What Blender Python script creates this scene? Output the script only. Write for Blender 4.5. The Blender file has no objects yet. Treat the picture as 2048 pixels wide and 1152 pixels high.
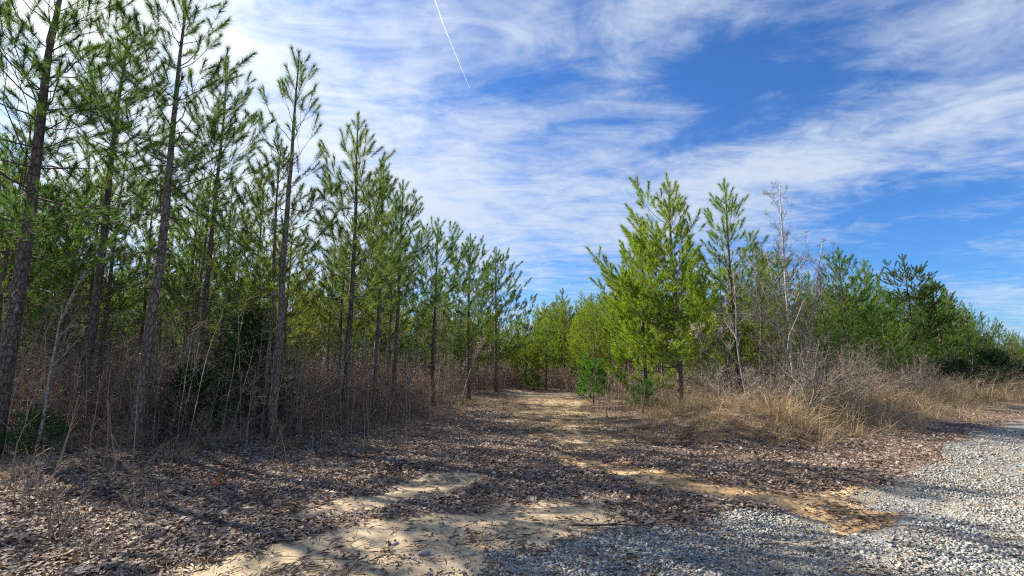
import bpy, math, random
import numpy as np
from mathutils import Vector, Matrix, Euler

sc = bpy.context.scene
rad = math.radians
F_PX, CX, CY, PITCH, CAM_H = 1000.0, 1024.0, 576.0, rad(8.75), 1.6

# ---------------------------------------------------------------- camera
cam_d = bpy.data.cameras.new('camera'); cam = bpy.data.objects.new('camera', cam_d)
sc.collection.objects.link(cam); sc.camera = cam
cam.location = (0, 0, CAM_H); cam.rotation_euler = (rad(90) + PITCH, 0, 0)
cam_d.sensor_width = 36; cam_d.lens = 36 * F_PX / 2048; cam_d.clip_start = 0.05; cam_d.clip_end = 30000

def ray(px, py):
    """direction in the place seen at a pixel of the photograph"""
    a, b = (px - CX) / F_PX, -(py - CY) / F_PX
    return np.array([a, math.cos(PITCH) - b * math.sin(PITCH), math.sin(PITCH) + b * math.cos(PITCH)])
def G(px, py):
    d = ray(px, py); t = -CAM_H / d[2]; return np.array([d[0] * t, d[1] * t])
def azel(px, py):
    d = ray(px, py); d = d / np.linalg.norm(d); return math.atan2(d[0], d[1]), math.asin(d[2])

# ---------------------------------------------------------------- sky, sun, exposure
SUN_AZ, SUN_EL = rad(-60), rad(35)
world = bpy.data.worlds.new("World"); sc.world = world; world.use_nodes = True
def build_sky():
    nt = world.node_tree; n = nt.nodes; L = nt.links; bg = n['Background']; bg.inputs[1].default_value = SKY_STRENGTH
    def M(op, a, b=None, c=None, clamp=False):
        m = n.new('ShaderNodeMath'); m.operation = op; m.use_clamp = clamp
        for i, v in enumerate((a, b, c)):
            if v is None: continue
            if isinstance(v, (int, float)): m.inputs[i].default_value = v
            else: L.new(v, m.inputs[i])
        return m.outputs[0]
    sky = n.new('ShaderNodeTexSky'); sky.sky_type = 'NISHITA'; sky.sun_disc = False
    sky.sun_elevation = SUN_EL; sky.sun_rotation = SUN_AZ; sky.air_density = 1.0; sky.dust_density = 0.6; sky.ozone_density = 3.0
    tc = n.new('ShaderNodeTexCoord'); sx = n.new('ShaderNodeSeparateXYZ'); L.new(tc.outputs['Generated'], sx.inputs[0])
    X, Y, Z = sx.outputs
    az = M('ARCTAN2', X, Y); el = M('ARCSINE', Z)
    zc = M('MAXIMUM', M('ADD', Z, 0.06), 0.05)
    u = M('DIVIDE', X, zc); v = M('DIVIDE', Y, zc)
    cmb = n.new('ShaderNodeCombineXYZ'); L.new(u, cmb.inputs[0]); L.new(v, cmb.inputs[1])
    def noise(scale, rot, sc3, det, rough, dist, off=(0, 0, 0)):
        mp = n.new('ShaderNodeMapping'); L.new(cmb.outputs[0], mp.inputs[0]); mp.inputs['Rotation'].default_value = (0, 0, rad(rot))
        mp.inputs['Scale'].default_value = sc3; mp.inputs['Location'].default_value = off
        t = n.new('ShaderNodeTexNoise'); L.new(mp.outputs[0], t.inputs['Vector']); t.inputs['Scale'].default_value = scale
        t.inputs['Detail'].default_value = det; t.inputs['Roughness'].default_value = rough; t.inputs['Distortion'].default_value = dist
        return t.outputs[0]
    n1 = noise(0.9, -28, (1, 1.1, 1), 7, .62, .4, (3.1, 1.7, 0))       # broad cirrus sheets
    n2 = noise(2.0, -48, (1, 1.7, 1), 9, .64, 1.0, (7.3, 2.2, 0))       # streaky fibres
    n3 = noise(6.0, -55, (1, 1.5, 1), 6, .6, .9, (1.3, 9.2, 0))       # fine puffs
    cover = M('ADD', M('MULTIPLY', M('SUBTRACT', n1, .5), 1.6), M('ADD', M('MULTIPLY', M('SUBTRACT', n2, .5), 1.9), M('MULTIPLY', M('SUBTRACT', n3, .5), .9)))
    cover = M('ADD', cover, .50)
    for (px, py, qx, qy, w, a) in CLOUD_BANKS:      # where the clear gaps and the thick sheets of that afternoon stood
        a0, e0 = azel(px, py); a1, e1 = azel(qx, qy); w = w / F_PX
        ln = math.hypot(a1 - a0, e1 - e0); ux, uy = (a1 - a0) / ln, (e1 - e0) / ln; mx, my = (a0 + a1) / 2, (e0 + e1) / 2
        dx = M('SUBTRACT', az, mx); dy = M('SUBTRACT', el, my)
        s = M('DIVIDE', M('ADD', M('MULTIPLY', dx, ux), M('MULTIPLY', dy, uy)), ln / 2)
        t = M('DIVIDE', M('ADD', M('MULTIPLY', dx, -uy), M('MULTIPLY', dy, ux)), w)
        e = M('EXPONENT', M('MULTIPLY', M('ADD', M('MULTIPLY', s, s), M('MULTIPLY', t, t)), -1))
        cover = M('ADD', cover, M('MULTIPLY', e, a))
    mr = n.new('ShaderNodeMapRange'); mr.interpolation_type = 'SMOOTHSTEP'; L.new(cover, mr.inputs[0]); mr.inputs[1].default_value = -.12; mr.inputs[2].default_value = 1.35
    mr.inputs[3].default_value = 0.0; mr.inputs[4].default_value = 0.92
    tint = n.new('ShaderNodeMix'); tint.data_type = 'RGBA'; tint.blend_type = 'MULTIPLY'; tint.inputs[0].default_value = 1
    L.new(sky.outputs[0], tint.inputs[6]); tint.inputs[7].default_value = SKY_TINT + (1,)
    # thin cloud is lit by the sun behind it: brighter towards the sun
    sd = Vector((math.sin(SUN_AZ) * math.cos(SUN_EL), math.cos(SUN_AZ) * math.cos(SUN_EL), math.sin(SUN_EL)))
    dp = n.new('ShaderNodeVectorMath'); dp.operation = 'DOT_PRODUCT'; L.new(tc.outputs['Generated'], dp.inputs[0]); dp.inputs[1].default_value = sd
    g = M('POWER', M('MAXIMUM', dp.outputs['Value'], 0), 7)
    glow = M('ADD', M('MULTIPLY', g, 0.55), 1.0)
    cc = n.new('ShaderNodeVectorMath'); cc.operation = 'SCALE'; cc.inputs[0].default_value = CLOUD_COL; L.new(glow, cc.inputs['Scale'])
    wc = n.new('ShaderNodeMix'); wc.data_type = 'RGBA'; L.new(M('MULTIPLY', g, .9, clamp=True), wc.inputs[0]); L.new(cc.outputs[0], wc.inputs[6]); wc.inputs[7].default_value = CLOUD_SUN + (1,)
    mix = n.new('ShaderNodeMix'); mix.data_type = 'RGBA'; L.new(mr.outputs[0], mix.inputs[0]); L.new(tint.outputs[2], mix.inputs[6]); L.new(wc.outputs[2], mix.inputs[7])
    L.new(mix.outputs[2], bg.inputs[0])
SKY_STRENGTH = 0.082
SKY_TINT = (0.24, 0.45, 0.72)
CLOUD_COL = (2.75, 3.15, 3.75)
CLOUD_SUN = (6.2, 6.0, 5.4)
CLOUD_BANKS = [(600, 60, 1100, 260, 110, -.10), (880, 20, 1180, 230, 90, -.30), (1450, 330, 1600, 290, 25, .2), (1230, 270, 1800, 90, 75, -.46), (1320, 190, 1600, 130, 90, -.3), (1620, 470, 2200, 380, 75, -.85), (1700, 600, 2200, 560, 60, -.28), (1200, 60, 1500, 20, 60, .2),
               (820, 440, 2150, 230, 95, .42), (1700, 30, 2150, 90, 80, .28), (1000, 600, 1300, 560, 45, -.35),
               (-200, 300, 500, -100, 420, .7), (450, 420, 1050, 330, 190, .42), (1120, 350, 1300, 300, 60, .25), (700, 60, 1000, 250, 150, .12), (1280, 250, 1460, 220, 30, .4), (1800, 440, 2060, 400, 14, .45), (1880, 590, 2100, 560, 22, .3)]
build_sky()
sun_d = bpy.data.lights.new('sun', 'SUN'); sun = bpy.data.objects.new('sun', sun_d); sc.collection.objects.link(sun)
sun_d.energy = 4.4; sun_d.angle = rad(0.6); sun_d.color = (1.0, 0.90, 0.74)
sun_dir = Vector((math.sin(SUN_AZ) * math.cos(SUN_EL), math.cos(SUN_AZ) * math.cos(SUN_EL), math.sin(SUN_EL)))
sun.rotation_euler = sun_dir.to_track_quat('Z', 'Y').to_euler(); sun.location = (-30, 20, 25)
sc.view_settings.view_transform = 'Standard'; sc.view_settings.look = 'None'; sc.view_settings.gamma = 1
sc.view_settings.use_curve_mapping = False; sc.view_settings.exposure = 1.6
sc.cycles.filter_width = 1.2; sc.cycles.use_denoising = False

# ---------------------------------------------------------------- helpers
rng = np.random.default_rng(7)
_perm = np.random.default_rng(3).random((256, 256))
def vnoise(x, y, s=0):
    x = np.asarray(x, float) + s * 17.31; y = np.asarray(y, float) + s * 9.77
    xi = np.floor(x).astype(int); yi = np.floor(y).astype(int); fx = x - xi; fy = y - yi
    fx = fx * fx * (3 - 2 * fx); fy = fy * fy * (3 - 2 * fy)
    a = _perm[xi & 255, yi & 255]; b = _perm[(xi + 1) & 255, yi & 255]; c = _perm[xi & 255, (yi + 1) & 255]; d = _perm[(xi + 1) & 255, (yi + 1) & 255]
    return (a * (1 - fx) + b * fx) * (1 - fy) + (c * (1 - fx) + d * fx) * fy
def fbm(x, y, s=0, o=4):
    r = 0; w = 0
    for i in range(o):
        r = r + vnoise(x * 2 ** i, y * 2 ** i, s + i) * .5 ** i; w += .5 ** i
    return r / w
def sdf(P, x, y):
    """signed distance to a polygon on the ground, positive inside"""
    P = np.asarray(P, float); d = np.full(np.shape(x), 1e9); ins = np.zeros(np.shape(x), bool)
    for i in range(len(P)):
        a, b = P[i], P[(i + 1) % len(P)]; e = b - a
        wx, wy = x - a[0], y - a[1]; t = np.clip((wx * e[0] + wy * e[1]) / (e @ e + 1e-12), 0, 1)
        d = np.minimum(d, np.hypot(wx - t * e[0], wy - t * e[1]))
        c = ((a[1] <= y) & (b[1] > y)) | ((b[1] <= y) & (a[1] > y))
        xx = a[0] + (y - a[1]) / (e[1] if abs(e[1]) > 1e-9 else 1e-9) * e[0]
        ins ^= c & (x < xx)
    return np.where(ins, d, -d)
def sstep(a, b, x):
    t = np.clip((x - a) / (b - a), 0, 1); return t * t * (3 - 2 * t)
def mk_mesh(name, V, F, mats, midx=None, smooth=False, attrs=None):
    V = np.asarray(V, np.float32); F = np.asarray(F, np.int32); k = F.shape[1]
    me = bpy.data.meshes.new(name)
    me.vertices.add(len(V)); me.vertices.foreach_set('co', V.ravel())
    me.loops.add(F.size); me.loops.foreach_set('vertex_index', F.ravel())
    me.polygons.add(len(F)); me.polygons.foreach_set('loop_start', np.arange(len(F), dtype=np.int32) * k)
    me.polygons.foreach_set('loop_total', np.full(len(F), k, np.int32))
    for m in (mats if isinstance(mats, (list, tuple)) else [mats]): me.materials.append(m)
    if midx is not None: me.polygons.foreach_set('material_index', np.asarray(midx, np.int32))
    if smooth: me.polygons.foreach_set('use_smooth', np.ones(len(F), bool))
    for an, av in (attrs or {}).items():
        at = me.attributes.new(an, 'FLOAT', 'POINT'); at.data.foreach_set('value', np.asarray(av, np.float32))
    me.update(calc_edges=True); return me
def cat(parts):
    """join (V, F) pairs"""
    vs, fs, o = [], [], 0
    for v, f in parts:
        if len(v) == 0: continue
        vs.append(v); fs.append(f + o); o += len(v)
    return np.concatenate(vs), np.concatenate(fs)
def norm(a): return a / np.maximum(np.linalg.norm(a, axis=-1, keepdims=True), 1e-9)
def frame(d):
    up = np.where(np.abs(d[:, 2:3]) > .9, np.array([[1., 0, 0]]), np.array([[0, 0, 1.]]))
    a = norm(np.cross(d, up)); return a, np.cross(d, a)
def segs_mesh(S, sides=3):
    """S rows: p0(3) p1(3) r0 r1 -> open thin tubes, triangles"""
    S = np.asarray(S, float)
    if len(S) == 0: return np.zeros((0, 3)), np.zeros((0, 3), int)
    p0, p1, r0, r1 = S[:, :3], S[:, 3:6], S[:, 6:7], S[:, 7:8]
    d = norm(p1 - p0); a, b = frame(d); vs = []
    for p, r in ((p0, r0), (p1 + d * r1 * .3, r1)):
        for k in range(sides):
            t = 2 * math.pi * k / sides; vs.append(p + (a * math.cos(t) + b * math.sin(t)) * r)
    V = np.stack(vs, 1).reshape(-1, 3); f = []
    for k in range(sides):
        k2 = (k + 1) % sides; f += [[k, k2, sides + k2], [k, sides + k2, sides + k]]
    F = (np.array(f)[None] + np.arange(len(S))[:, None, None] * 2 * sides).reshape(-1, 3); return V, F
def tube(path, radii, sides=9, cap=True):
    P = np.asarray(path, float); n = len(P); T = np.gradient(P, axis=0); T = norm(T)
    ref = np.array([1., 0, 0]) if abs(T[0][0]) < .8 else np.array([0, 1., 0]); vs = []
    for i in range(n):
        a = norm(np.cross(T[i], ref)); b = np.cross(T[i], a)
        for k in range(sides):
            t = 2 * math.pi * k / sides; vs.append(P[i] + (a * math.cos(t) + b * math.sin(t)) * radii[i])
    V = np.array(vs); f = []
    for i in range(n - 1):
        for k in range(sides):
            k2 = (k + 1) % sides; A, B, C_, D = i * sides + k, i * sides + k2, (i + 1) * sides + k2, (i + 1) * sides + k; f += [[A, B, C_], [A, C_, D]]
    if cap:
        V = np.vstack([V, P[-1][None], P[0][None]]); c = len(V) - 2
        for k in range(sides): f.append([(n - 1) * sides + k, (n - 1) * sides + (k + 1) % sides, c]); f.append([(k + 1) % sides, k, c + 1])
    return V, np.array(f)
def put(proto_V, proto_F, pos, R, scale):
    """copies of one small shape merged into one: pos Nx3, R Nx3x3, scale N or Nx3"""
    scale = np.asarray(scale, float); scale = scale[:, None] if scale.ndim == 1 else scale
    V = proto_V[None] * scale[:, None, :] ; V = np.einsum('nij,nkj->nki', R, V) + pos[:, None, :]
    F = proto_F[None] + (np.arange(len(pos)) * len(proto_V))[:, None, None]
    return V.reshape(-1, 3), F.reshape(-1, 3)
def rots(yaw, tilt, dirn):
    """tilt about a horizontal axis then yaw about z"""
    c, s = np.cos(yaw), np.sin(yaw); z = np.zeros_like(c); o = np.ones_like(c)
    Rz = np.stack([c, -s, z, s, c, z, z, z, o], -1).reshape(-1, 3, 3)
    ax = np.stack([np.cos(dirn), np.sin(dirn), z], -1); K = np.zeros((len(c), 3, 3))
    K[:, 0, 2] = ax[:, 1]; K[:, 1, 2] = -ax[:, 0]; K[:, 2, 0] = -ax[:, 1]; K[:, 2, 1] = ax[:, 0]
    Rt = np.eye(3)[None] + np.sin(tilt)[:, None, None] * K + (1 - np.cos(tilt))[:, None, None] * (K @ K)
    return Rt @ Rz

LABELS = set()
def link(o, parent=None):
    sc.collection.objects.link(o)
    if parent is not None: o.parent = parent
    return o
def tag(o, label, cat_=None, group=None, kind=None):
    o['label'] = label
    if cat_: o['category'] = cat_
    if group: o['group'] = group
    if kind: o['kind'] = kind
    return o
def obj(name, me, parent=None): return link(bpy.data.objects.new(name, me), parent)
def thing(name, label, cat_, loc, rz=0, group=None, scale=1.0):
    o = link(bpy.data.objects.new(name, None)); o.location = loc; o.rotation_euler = (0, 0, rz)
    o.scale = (scale,) * 3 if isinstance(scale, (int, float)) else scale; o.empty_display_size = .2
    return tag(o, label, cat_, group)

# ---------------------------------------------------------------- materials
def mat(name):
    m = bpy.data.materials.new(name); m.use_nodes = True; nt = m.node_tree
    for x in list(nt.nodes): nt.nodes.remove(x)
    out = nt.nodes.new('ShaderNodeOutputMaterial'); return m, nt, nt.nodes, nt.links, out
class NB:
    """small node-building helper"""
    def __init__(s, nt): s.nt = nt; s.n = nt.nodes; s.l = nt.links
    def set(s, sock, v):
        if v is None: return
        if isinstance(v, bpy.types.NodeSocket): s.l.new(v, sock)
        elif isinstance(v, (tuple, list)) and len(v) == 3 and len(sock.default_value) == 4: sock.default_value = tuple(v) + (1,)
        else: sock.default_value = v
    def math(s, op, a, b=None, clamp=False):
        m = s.n.new('ShaderNodeMath'); m.operation = op; m.use_clamp = clamp; s.set(m.inputs[0], a); s.set(m.inputs[1], b); return m.outputs[0]
    def mix(s, f, a, b, mode='MIX'):
        m = s.n.new('ShaderNodeMix'); m.data_type = 'RGBA'; m.blend_type = mode; s.set(m.inputs[0], f); s.set(m.inputs[6], a); s.set(m.inputs[7], b); return m.outputs[2]
    def noise(s, vec, scale, det=4, rough=.6, dist=0):
        t = s.n.new('ShaderNodeTexNoise'); s.set(t.inputs['Vector'], vec); t.inputs['Scale'].default_value = scale
        t.inputs['Detail'].default_value = det; t.inputs['Roughness'].default_value = rough; t.inputs['Distortion'].default_value = dist; return t.outputs[0]
    def voro(s, vec, scale, feature='F1'):
        t = s.n.new('ShaderNodeTexVoronoi'); t.feature = feature; s.set(t.inputs['Vector'], vec); t.inputs['Scale'].default_value = scale; return t
    def mapping(s, vec, scale=(1, 1, 1), rot=(0, 0, 0)):
        m = s.n.new('ShaderNodeMapping'); s.set(m.inputs[0], vec); m.inputs['Scale'].default_value = scale; m.inputs['Rotation'].default_value = rot; return m.outputs[0]
    def ramp(s, f, stops, interp='LINEAR'):
        r = s.n.new('ShaderNodeValToRGB'); s.set(r.inputs[0], f); r.color_ramp.interpolation = interp; e = r.color_ramp.elements
        while len(e) < len(stops): e.new(.5)
        for i, (p, c) in enumerate(stops): e[i].position = p; e[i].color = tuple(c) + (1,)
        return r.outputs[0]
    def attr(s, name, fac=True):
        a = s.n.new('ShaderNodeAttribute'); a.attribute_name = name; return a.outputs['Fac'] if fac else a.outputs['Color']
    def pos(s): return s.n.new('ShaderNodeNewGeometry').outputs['Position']
    def island(s): return s.n.new('ShaderNodeNewGeometry').outputs['Random Per Island']
    def objr(s): return s.n.new('ShaderNodeObjectInfo').outputs['Random']
    def objc(s): return s.n.new('ShaderNodeObjectInfo').outputs['Color']
    def objco(s): return s.n.new('ShaderNodeTexCoord').outputs['Object']
    def mr(s, v, a, b, c, d):
        m = s.n.new('ShaderNodeMapRange'); s.set(m.inputs[0], v)
        for i, x in enumerate((a, b, c, d)): m.inputs[i + 1].default_value = x
        return m.outputs[0]
    def bump(s, h, st=.5, dist=.02, nrm=None):
        b = s.n.new('ShaderNodeBump'); b.inputs['Strength'].default_value = st; b.inputs['Distance'].default_value = dist; s.set(b.inputs['Height'], h); s.set(b.inputs['Normal'], nrm); return b.outputs[0]
    def bsdf(s, col, rough=.7, spec=.3, nrm=None):
        p = s.n.new('ShaderNodeBsdfPrincipled'); s.set(p.inputs['Base Color'], col); s.set(p.inputs['Roughness'], rough); p.inputs['Specular IOR Level'].default_value = spec; s.set(p.inputs['Normal'], nrm); return p.outputs[0]

def leafy_mat(name, stops, transl=.4, rough=.5, spec=.35, use_obj=True, tcol=(1.25, 1.2, .6), coord_scale=.9, big=0.35):
    """thin leaves and needles: colour differs from tuft to tuft and from plant to plant, light passes through"""
    m, nt, n, l, out = mat(name); b = NB(nt)
    big_n = b.noise(b.pos(), coord_scale, 3, .6)
    f = b.math('ADD', b.math('MULTIPLY', b.island(), 1 - big), b.math('MULTIPLY', b.mr(big_n, .3, .7, 0, 1), big))
    col = b.ramp(f, stops)
    if use_obj: col = b.mix(1.0, col, b.objc(), 'MULTIPLY')
    hs = n.new('ShaderNodeHueSaturation'); b.set(hs.inputs['Color'], col); b.set(hs.inputs['Value'], b.mr(b.objr(), 0, 1, .85, 1.15)); b.set(hs.inputs['Hue'], b.mr(b.objr(), 0, 1, .49, .51)); col = hs.outputs[0]
    p = b.bsdf(col, rough, spec)
    t = n.new('ShaderNodeBsdfTranslucent'); b.set(t.inputs['Color'], b.mix(1.0, col, tuple(tcol), 'MULTIPLY'))
    ms = n.new('ShaderNodeMixShader'); ms.inputs[0].default_value = transl; l.new(p, ms.inputs[1]); l.new(t.outputs[0], ms.inputs[2]); l.new(ms.outputs[0], out.inputs[0]); return m
def bark_mat(name, c0, c1, c2, sx=9., sz=3., bump=.9, lichen=0.):
    m, nt, n, l, out = mat(name); b = NB(nt); co = b.objco()
    v = b.voro(b.mapping(b.mix(.12, co, b.n.new('ShaderNodeTexNoise').outputs['Color'], 'LINEAR_LIGHT') if False else co, (sx, sx, sz)), 2.2, 'DISTANCE_TO_EDGE')
    crack = b.math('SMOOTH_MIN', v.outputs['Distance'], .18) if False else b.mr(v.outputs['Distance'], 0, .16, 0, 1)
    vc = b.voro(b.mapping(co, (sx, sx, sz)), 2.2)
    f = b.math('ADD', b.math('MULTIPLY', b.noise(b.mapping(co, (20, 20, 8)), 1.6, 5), .6), b.math('MULTIPLY', vc.outputs['Color'], .45))
    plate = b.mix(f, c1, c2); col = b.mix(crack, c0, plate)
    if lichen: col = b.mix(b.mr(b.noise(co, 2.1, 4), .55, .7, 0, lichen), col, (.33, .35, .30))
    hs = n.new('ShaderNodeHueSaturation'); b.set(hs.inputs['Color'], col); b.set(hs.inputs['Value'], b.mr(b.objr(), 0, 1, .8, 1.2))
    h = b.math('ADD', crack, b.math('MULTIPLY', f, .5))
    l.new(b.bsdf(hs.outputs[0], .88, .15, b.bump(h, bump * .6, .015)), out.inputs[0]); return m
def plain_mat(name, c1, c2, scale=8, rough=.85, bump=0, island=False, spec=.2):
    m, nt, n, l, out = mat(name); b = NB(nt)
    f = b.island() if island else b.noise(b.objco(), scale, 5)
    col = b.mix(f, c1, c2); hs = n.new('ShaderNodeHueSaturation'); b.set(hs.inputs['Color'], col); b.set(hs.inputs['Value'], b.mr(b.objr(), 0, 1, .75, 1.2))
    l.new(b.bsdf(hs.outputs[0], rough, spec, b.bump(b.noise(b.objco(), scale * 5, 3), bump, .01) if bump else None), out.inputs[0]); return m

M_NEEDLE = leafy_mat('pine_needles', [(0, (.045, .08, .026)), (.45, (.10, .165, .046)), (.8, (.18, .245, .065)), (1, (.28, .29, .11))], .48, .62, .2)
M_BARK = bark_mat('pine_bark', (.05, .038, .032), (.11, .087, .073), (.25, .20, .17), 8, 3.0)
M_TWIG = plain_mat('pine_twig', (.07, .052, .042), (.15, .12, .10), 6)
M_PALE = bark_mat('pale_bark', (.16, .14, .12), (.27, .245, .21), (.42, .39, .34), 6, 8, .4)
M_CEDAR = leafy_mat('cedar_foliage', [(0, (.010, .026, .012)), (.6, (.024, .055, .020)), (1, (.045, .085, .028))], .15, .6, .25)
M_BRUSH = plain_mat('brush_stems', (.17, .13, .105), (.38, .31, .245), 5, island=True)
M_DEADLEAF = leafy_mat('dead_leaves', [(0, (.06, .028, .020)), (.45, (.15, .075, .045)), (.8, (.24, .14, .085)), (1, (.40, .28, .18))], .25, .6, .3, tcol=(1.2, .9, .6))
M_STRAW = leafy_mat('dry_straw', [(0, (.14, .10, .065)), (.4, (.27, .20, .125)), (.8, (.42, .33, .21)), (1, (.58, .49, .34))], .25, .6, .25, tcol=(1.1, 1, .7), big=.55)
M_GREEN = leafy_mat('green_leaves', [(0, (.04, .09, .02)), (.5, (.09, .17, .035)), (1, (.18, .26, .06))], .4)

# ---------------------------------------------------------------- the ground plan
def PG(*pts): return np.array([G(*p) for p in pts])
GRAVEL = np.vstack([PG((930, 1160), (1000, 1120), (1100, 1100), (1160, 1080), (1290, 1062), (1380, 1045), (1440, 1028), (1500, 1024), (1560, 1020), (1620, 1034), (1660, 1050), (1760, 1062), (1790, 1020),
                    (1700, 985), (1720, 970), (1790, 945), (1850, 925), (1895, 890), (1950, 862), (2048, 842)), [[22, 19], [90, 70], [95, 52], [30, 10], [20, -14], [-25, -16], [-9, 1.5]]])
SAND_A = PG((585, 1025), (640, 1008), (740, 985), (820, 955), (900, 944), (975, 950), (955, 972), (860, 998), (760, 1020), (690, 1034), (600, 1036))
SAND_B = PG((180, 1175), (400, 1118), (540, 1088), (640, 1062), (750, 1038), (860, 1020), (980, 1006), (1100, 1004), (1190, 1010), (1230, 1035), (1300, 1064), (1150, 1092), (1010, 1128), (920, 1175))
TRACK_C = PG((1130, 905), (1200, 912), (1300, 934), (1420, 955), (1580, 972), (1700, 975), (1800, 978), (1900, 988), (1890, 1004), (1760, 1006), (1700, 1050), (1640, 1045), (1580, 1018), (1480, 1000), (1380, 975), (1260, 952), (1150, 925))
TRACK_F = PG((1560, 1012), (1640, 985), (1720, 968), (1910, 984), (1960, 1000), (1910, 1032), (1800, 1066), (1690, 1066), (1600, 1036))
SAND_D = PG((1080, 1000), (1160, 985), (1240, 1000), (1180, 1012))
SAND_E = PG((1140, 868), (1128, 850), (1150, 842), (1175, 870), (1195, 895), (1150, 892))
PATH = PG((1010, 783), (1160, 792), (1185, 815), (1215, 850), (1260, 890), (1190, 915), (1090, 915), (1035, 890), (1020, 850), (1040, 815))
EDGE_L = [(-40, 9.5), (-9.5, 9.0), (-7.6, 9.1), (-5.2, 9.9), (-4.2, 12), (-3.2, 18), (-1.6, 26), (0.0, 31), (1.2, 38)]     # front of the left stand
EDGE_R = [(3.2, 34), (4.4, 25), (6.2, 20.5), (9.5, 19.5), (14, 22), (22, 28), (45, 45), (80, 70)]                 # front of the right stand
WOOD_L = np.array(EDGE_L + [(1.2, 90), (-110, 90), (-110, 9.5)])
WOOD_R = np.array(EDGE_R + [(95, 120), (1.2, 120), (1.2, 37)])
BANK = np.vstack([PG((1215, 800), (1290, 870), (1420, 890), (1560, 905), (1700, 905), (1850, 868), (2048, 822)), [[30, 24], [45, 40]], np.array([(45, 45), (22, 28), (14, 22), (9.5, 19.5), (6.2, 20.5), (4.4, 25)])])
MOUND1, MOUND2 = G(1385, 868), G(1492, 880)
def height(x, y):
    r = np.hypot(x, y)
    h = (fbm(x * .35, y * .35, 1) - .5) * .22 * sstep(3, 9, r) + (fbm(x * 1.7, y * 1.7, 5, 3) - .5) * .07
    h = h + .42 * np.exp(-(((x - MOUND1[0]) / 1.1) ** 2 + ((y - MOUND1[1]) / .9) ** 2)) + .5 * np.exp(-(((x - MOUND2[0]) / 1.0) ** 2 + ((y - MOUND2[1]) / .8) ** 2))
    h = h + .25 * sstep(-1, 4, sdf(BANK, x, y)) + .20 * sstep(-2.5, 1.5, sdf(WOOD_L, x, y))
    h = h - .05 * sstep(-.2, 1.0, sdf(GRAVEL, x, y)) * (1 - .4 * fbm(x, y, 8, 2))
    h = h - .06 * np.exp(-((sdf(TRACK_C, x, y) - .15) / .3) ** 2)
    far = np.maximum(r - 120, 0); return h + far * .0 + (fbm(x * .01, y * .01, 9, 3) - .5) * 6 * sstep(110, 500, r)
def warp(x, y, s, a=.35, f=1.6): return (fbm(x * f, y * f, s, 4) - .5) * 2 * a
def masks(x, y):
    g = sstep(-.18, .22, sdf(GRAVEL, x, y) + warp(x, y, 20, .38, 1.5))
    sa = np.maximum.reduce([sstep(-.08, .2, sdf(P, x, y) + warp(x, y, 24 + i, w, 2.0)) * k for i, (P, w, k) in enumerate(((SAND_A, .3, 1), (SAND_B, .32, 1), (SAND_D, .4, .8), (SAND_E, .4, .9)))])
    tr = np.maximum(sstep(-.12, .2, sdf(TRACK_C, x, y) + warp(x, y, 31, .45, 1.8) + .04), sstep(-.1, .2, sdf(TRACK_F, x, y) + warp(x, y, 33, .3, 1.5) + .05))
    pa = sstep(-.4, .6, sdf(PATH, x, y) + warp(x, y, 36, .6, 1.2)) * (.35 + .65 * sstep(.42, .58, fbm(x * 1.1, y * 2.4, 38)))
    bk = sstep(-.3, 1.2, sdf(BANK, x, y))
    return g, sa, tr, pa, bk

# ground: one sheet, finer towards where people stand
rings = np.concatenate([[0.0], np.geomspace(1.8, 4000, 300)])
angs = np.unique(np.concatenate([np.linspace(-58, 58, 440), np.linspace(60, 300, 70)])); angs = np.radians(angs[:-1])
RR, AA = np.meshgrid(rings, angs, indexing='ij'); gx = RR * np.sin(AA); gy = RR * np.cos(AA)
gz = height(gx, gy); nA = len(angs)
i = np.arange(len(rings) - 1)[:, None] * nA; j = np.arange(nA)[None]; j2 = (j + 1) % nA
GF = np.stack([i + j, i + nA + j, i + nA + j2, i + j2], -1).reshape(-1, 4)
gm = masks(gx, gy)
# a little relief in the stone bed and litter themselves
fine = (vnoise(gx * 22, gy * 22, 3) - .5) * .018 * (1 - gm[1]) * (1 - sstep(10, 20, RR)); gz2 = gz + fine

m, nt, n, l, out = mat('ground_surface'); b = NB(nt); P = b.pos()
gA, sA, tA, pA, bA = (b.attr(k) for k in ('gravel', 'sand', 'track', 'path', 'bank'))
n_f = b.noise(P, 14, 6, .7); n_m = b.noise(P, 2.2, 5, .65); n_c = b.noise(P, 60, 3, .6)
vl = b.voro(b.mapping(P, (1, 1.6, 1), (0, 0, .6)), 16); vl2 = b.voro(P, 34)
lit_col = b.ramp(b.math('ADD', b.math('MULTIPLY', vl.outputs['Color'], .7), b.math('MULTIPLY', n_f, .35)), [(.15, (.07, .050, .040)), (.45, (.15, .11, .088)), (.7, (.25, .19, .15)), (.95, (.38, .31, .24))])
lit_col = b.mix(b.mr(n_m, .35, .65, 0, .5), lit_col, (.075, .047, .035))
sand_col = b.ramp(b.math('ADD', b.math('MULTIPLY', n_m, .6), b.math('MULTIPLY', n_f, .4)), [(.28, (.27, .205, .135)), (.5, (.42, .335, .225)), (.7, (.52, .43, .30))])
tr_col = b.ramp(n_m, [(.3, (.33, .20, .10)), (.5, (.46, .31, .16)), (.7, (.55, .42, .25))])
vg = b.voro(P, 26); vge = b.voro(P, 26, 'DISTANCE_TO_EDGE')
gr_col = b.mix(b.mr(vge.outputs['Distance'], .01, .09, 0, 1), (.14, .13, .115), b.ramp(vg.outputs['Color'], [(0, (.17, .175, .18)), (.5, (.31, .315, .31)), (1, (.47, .47, .44))]))
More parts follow.
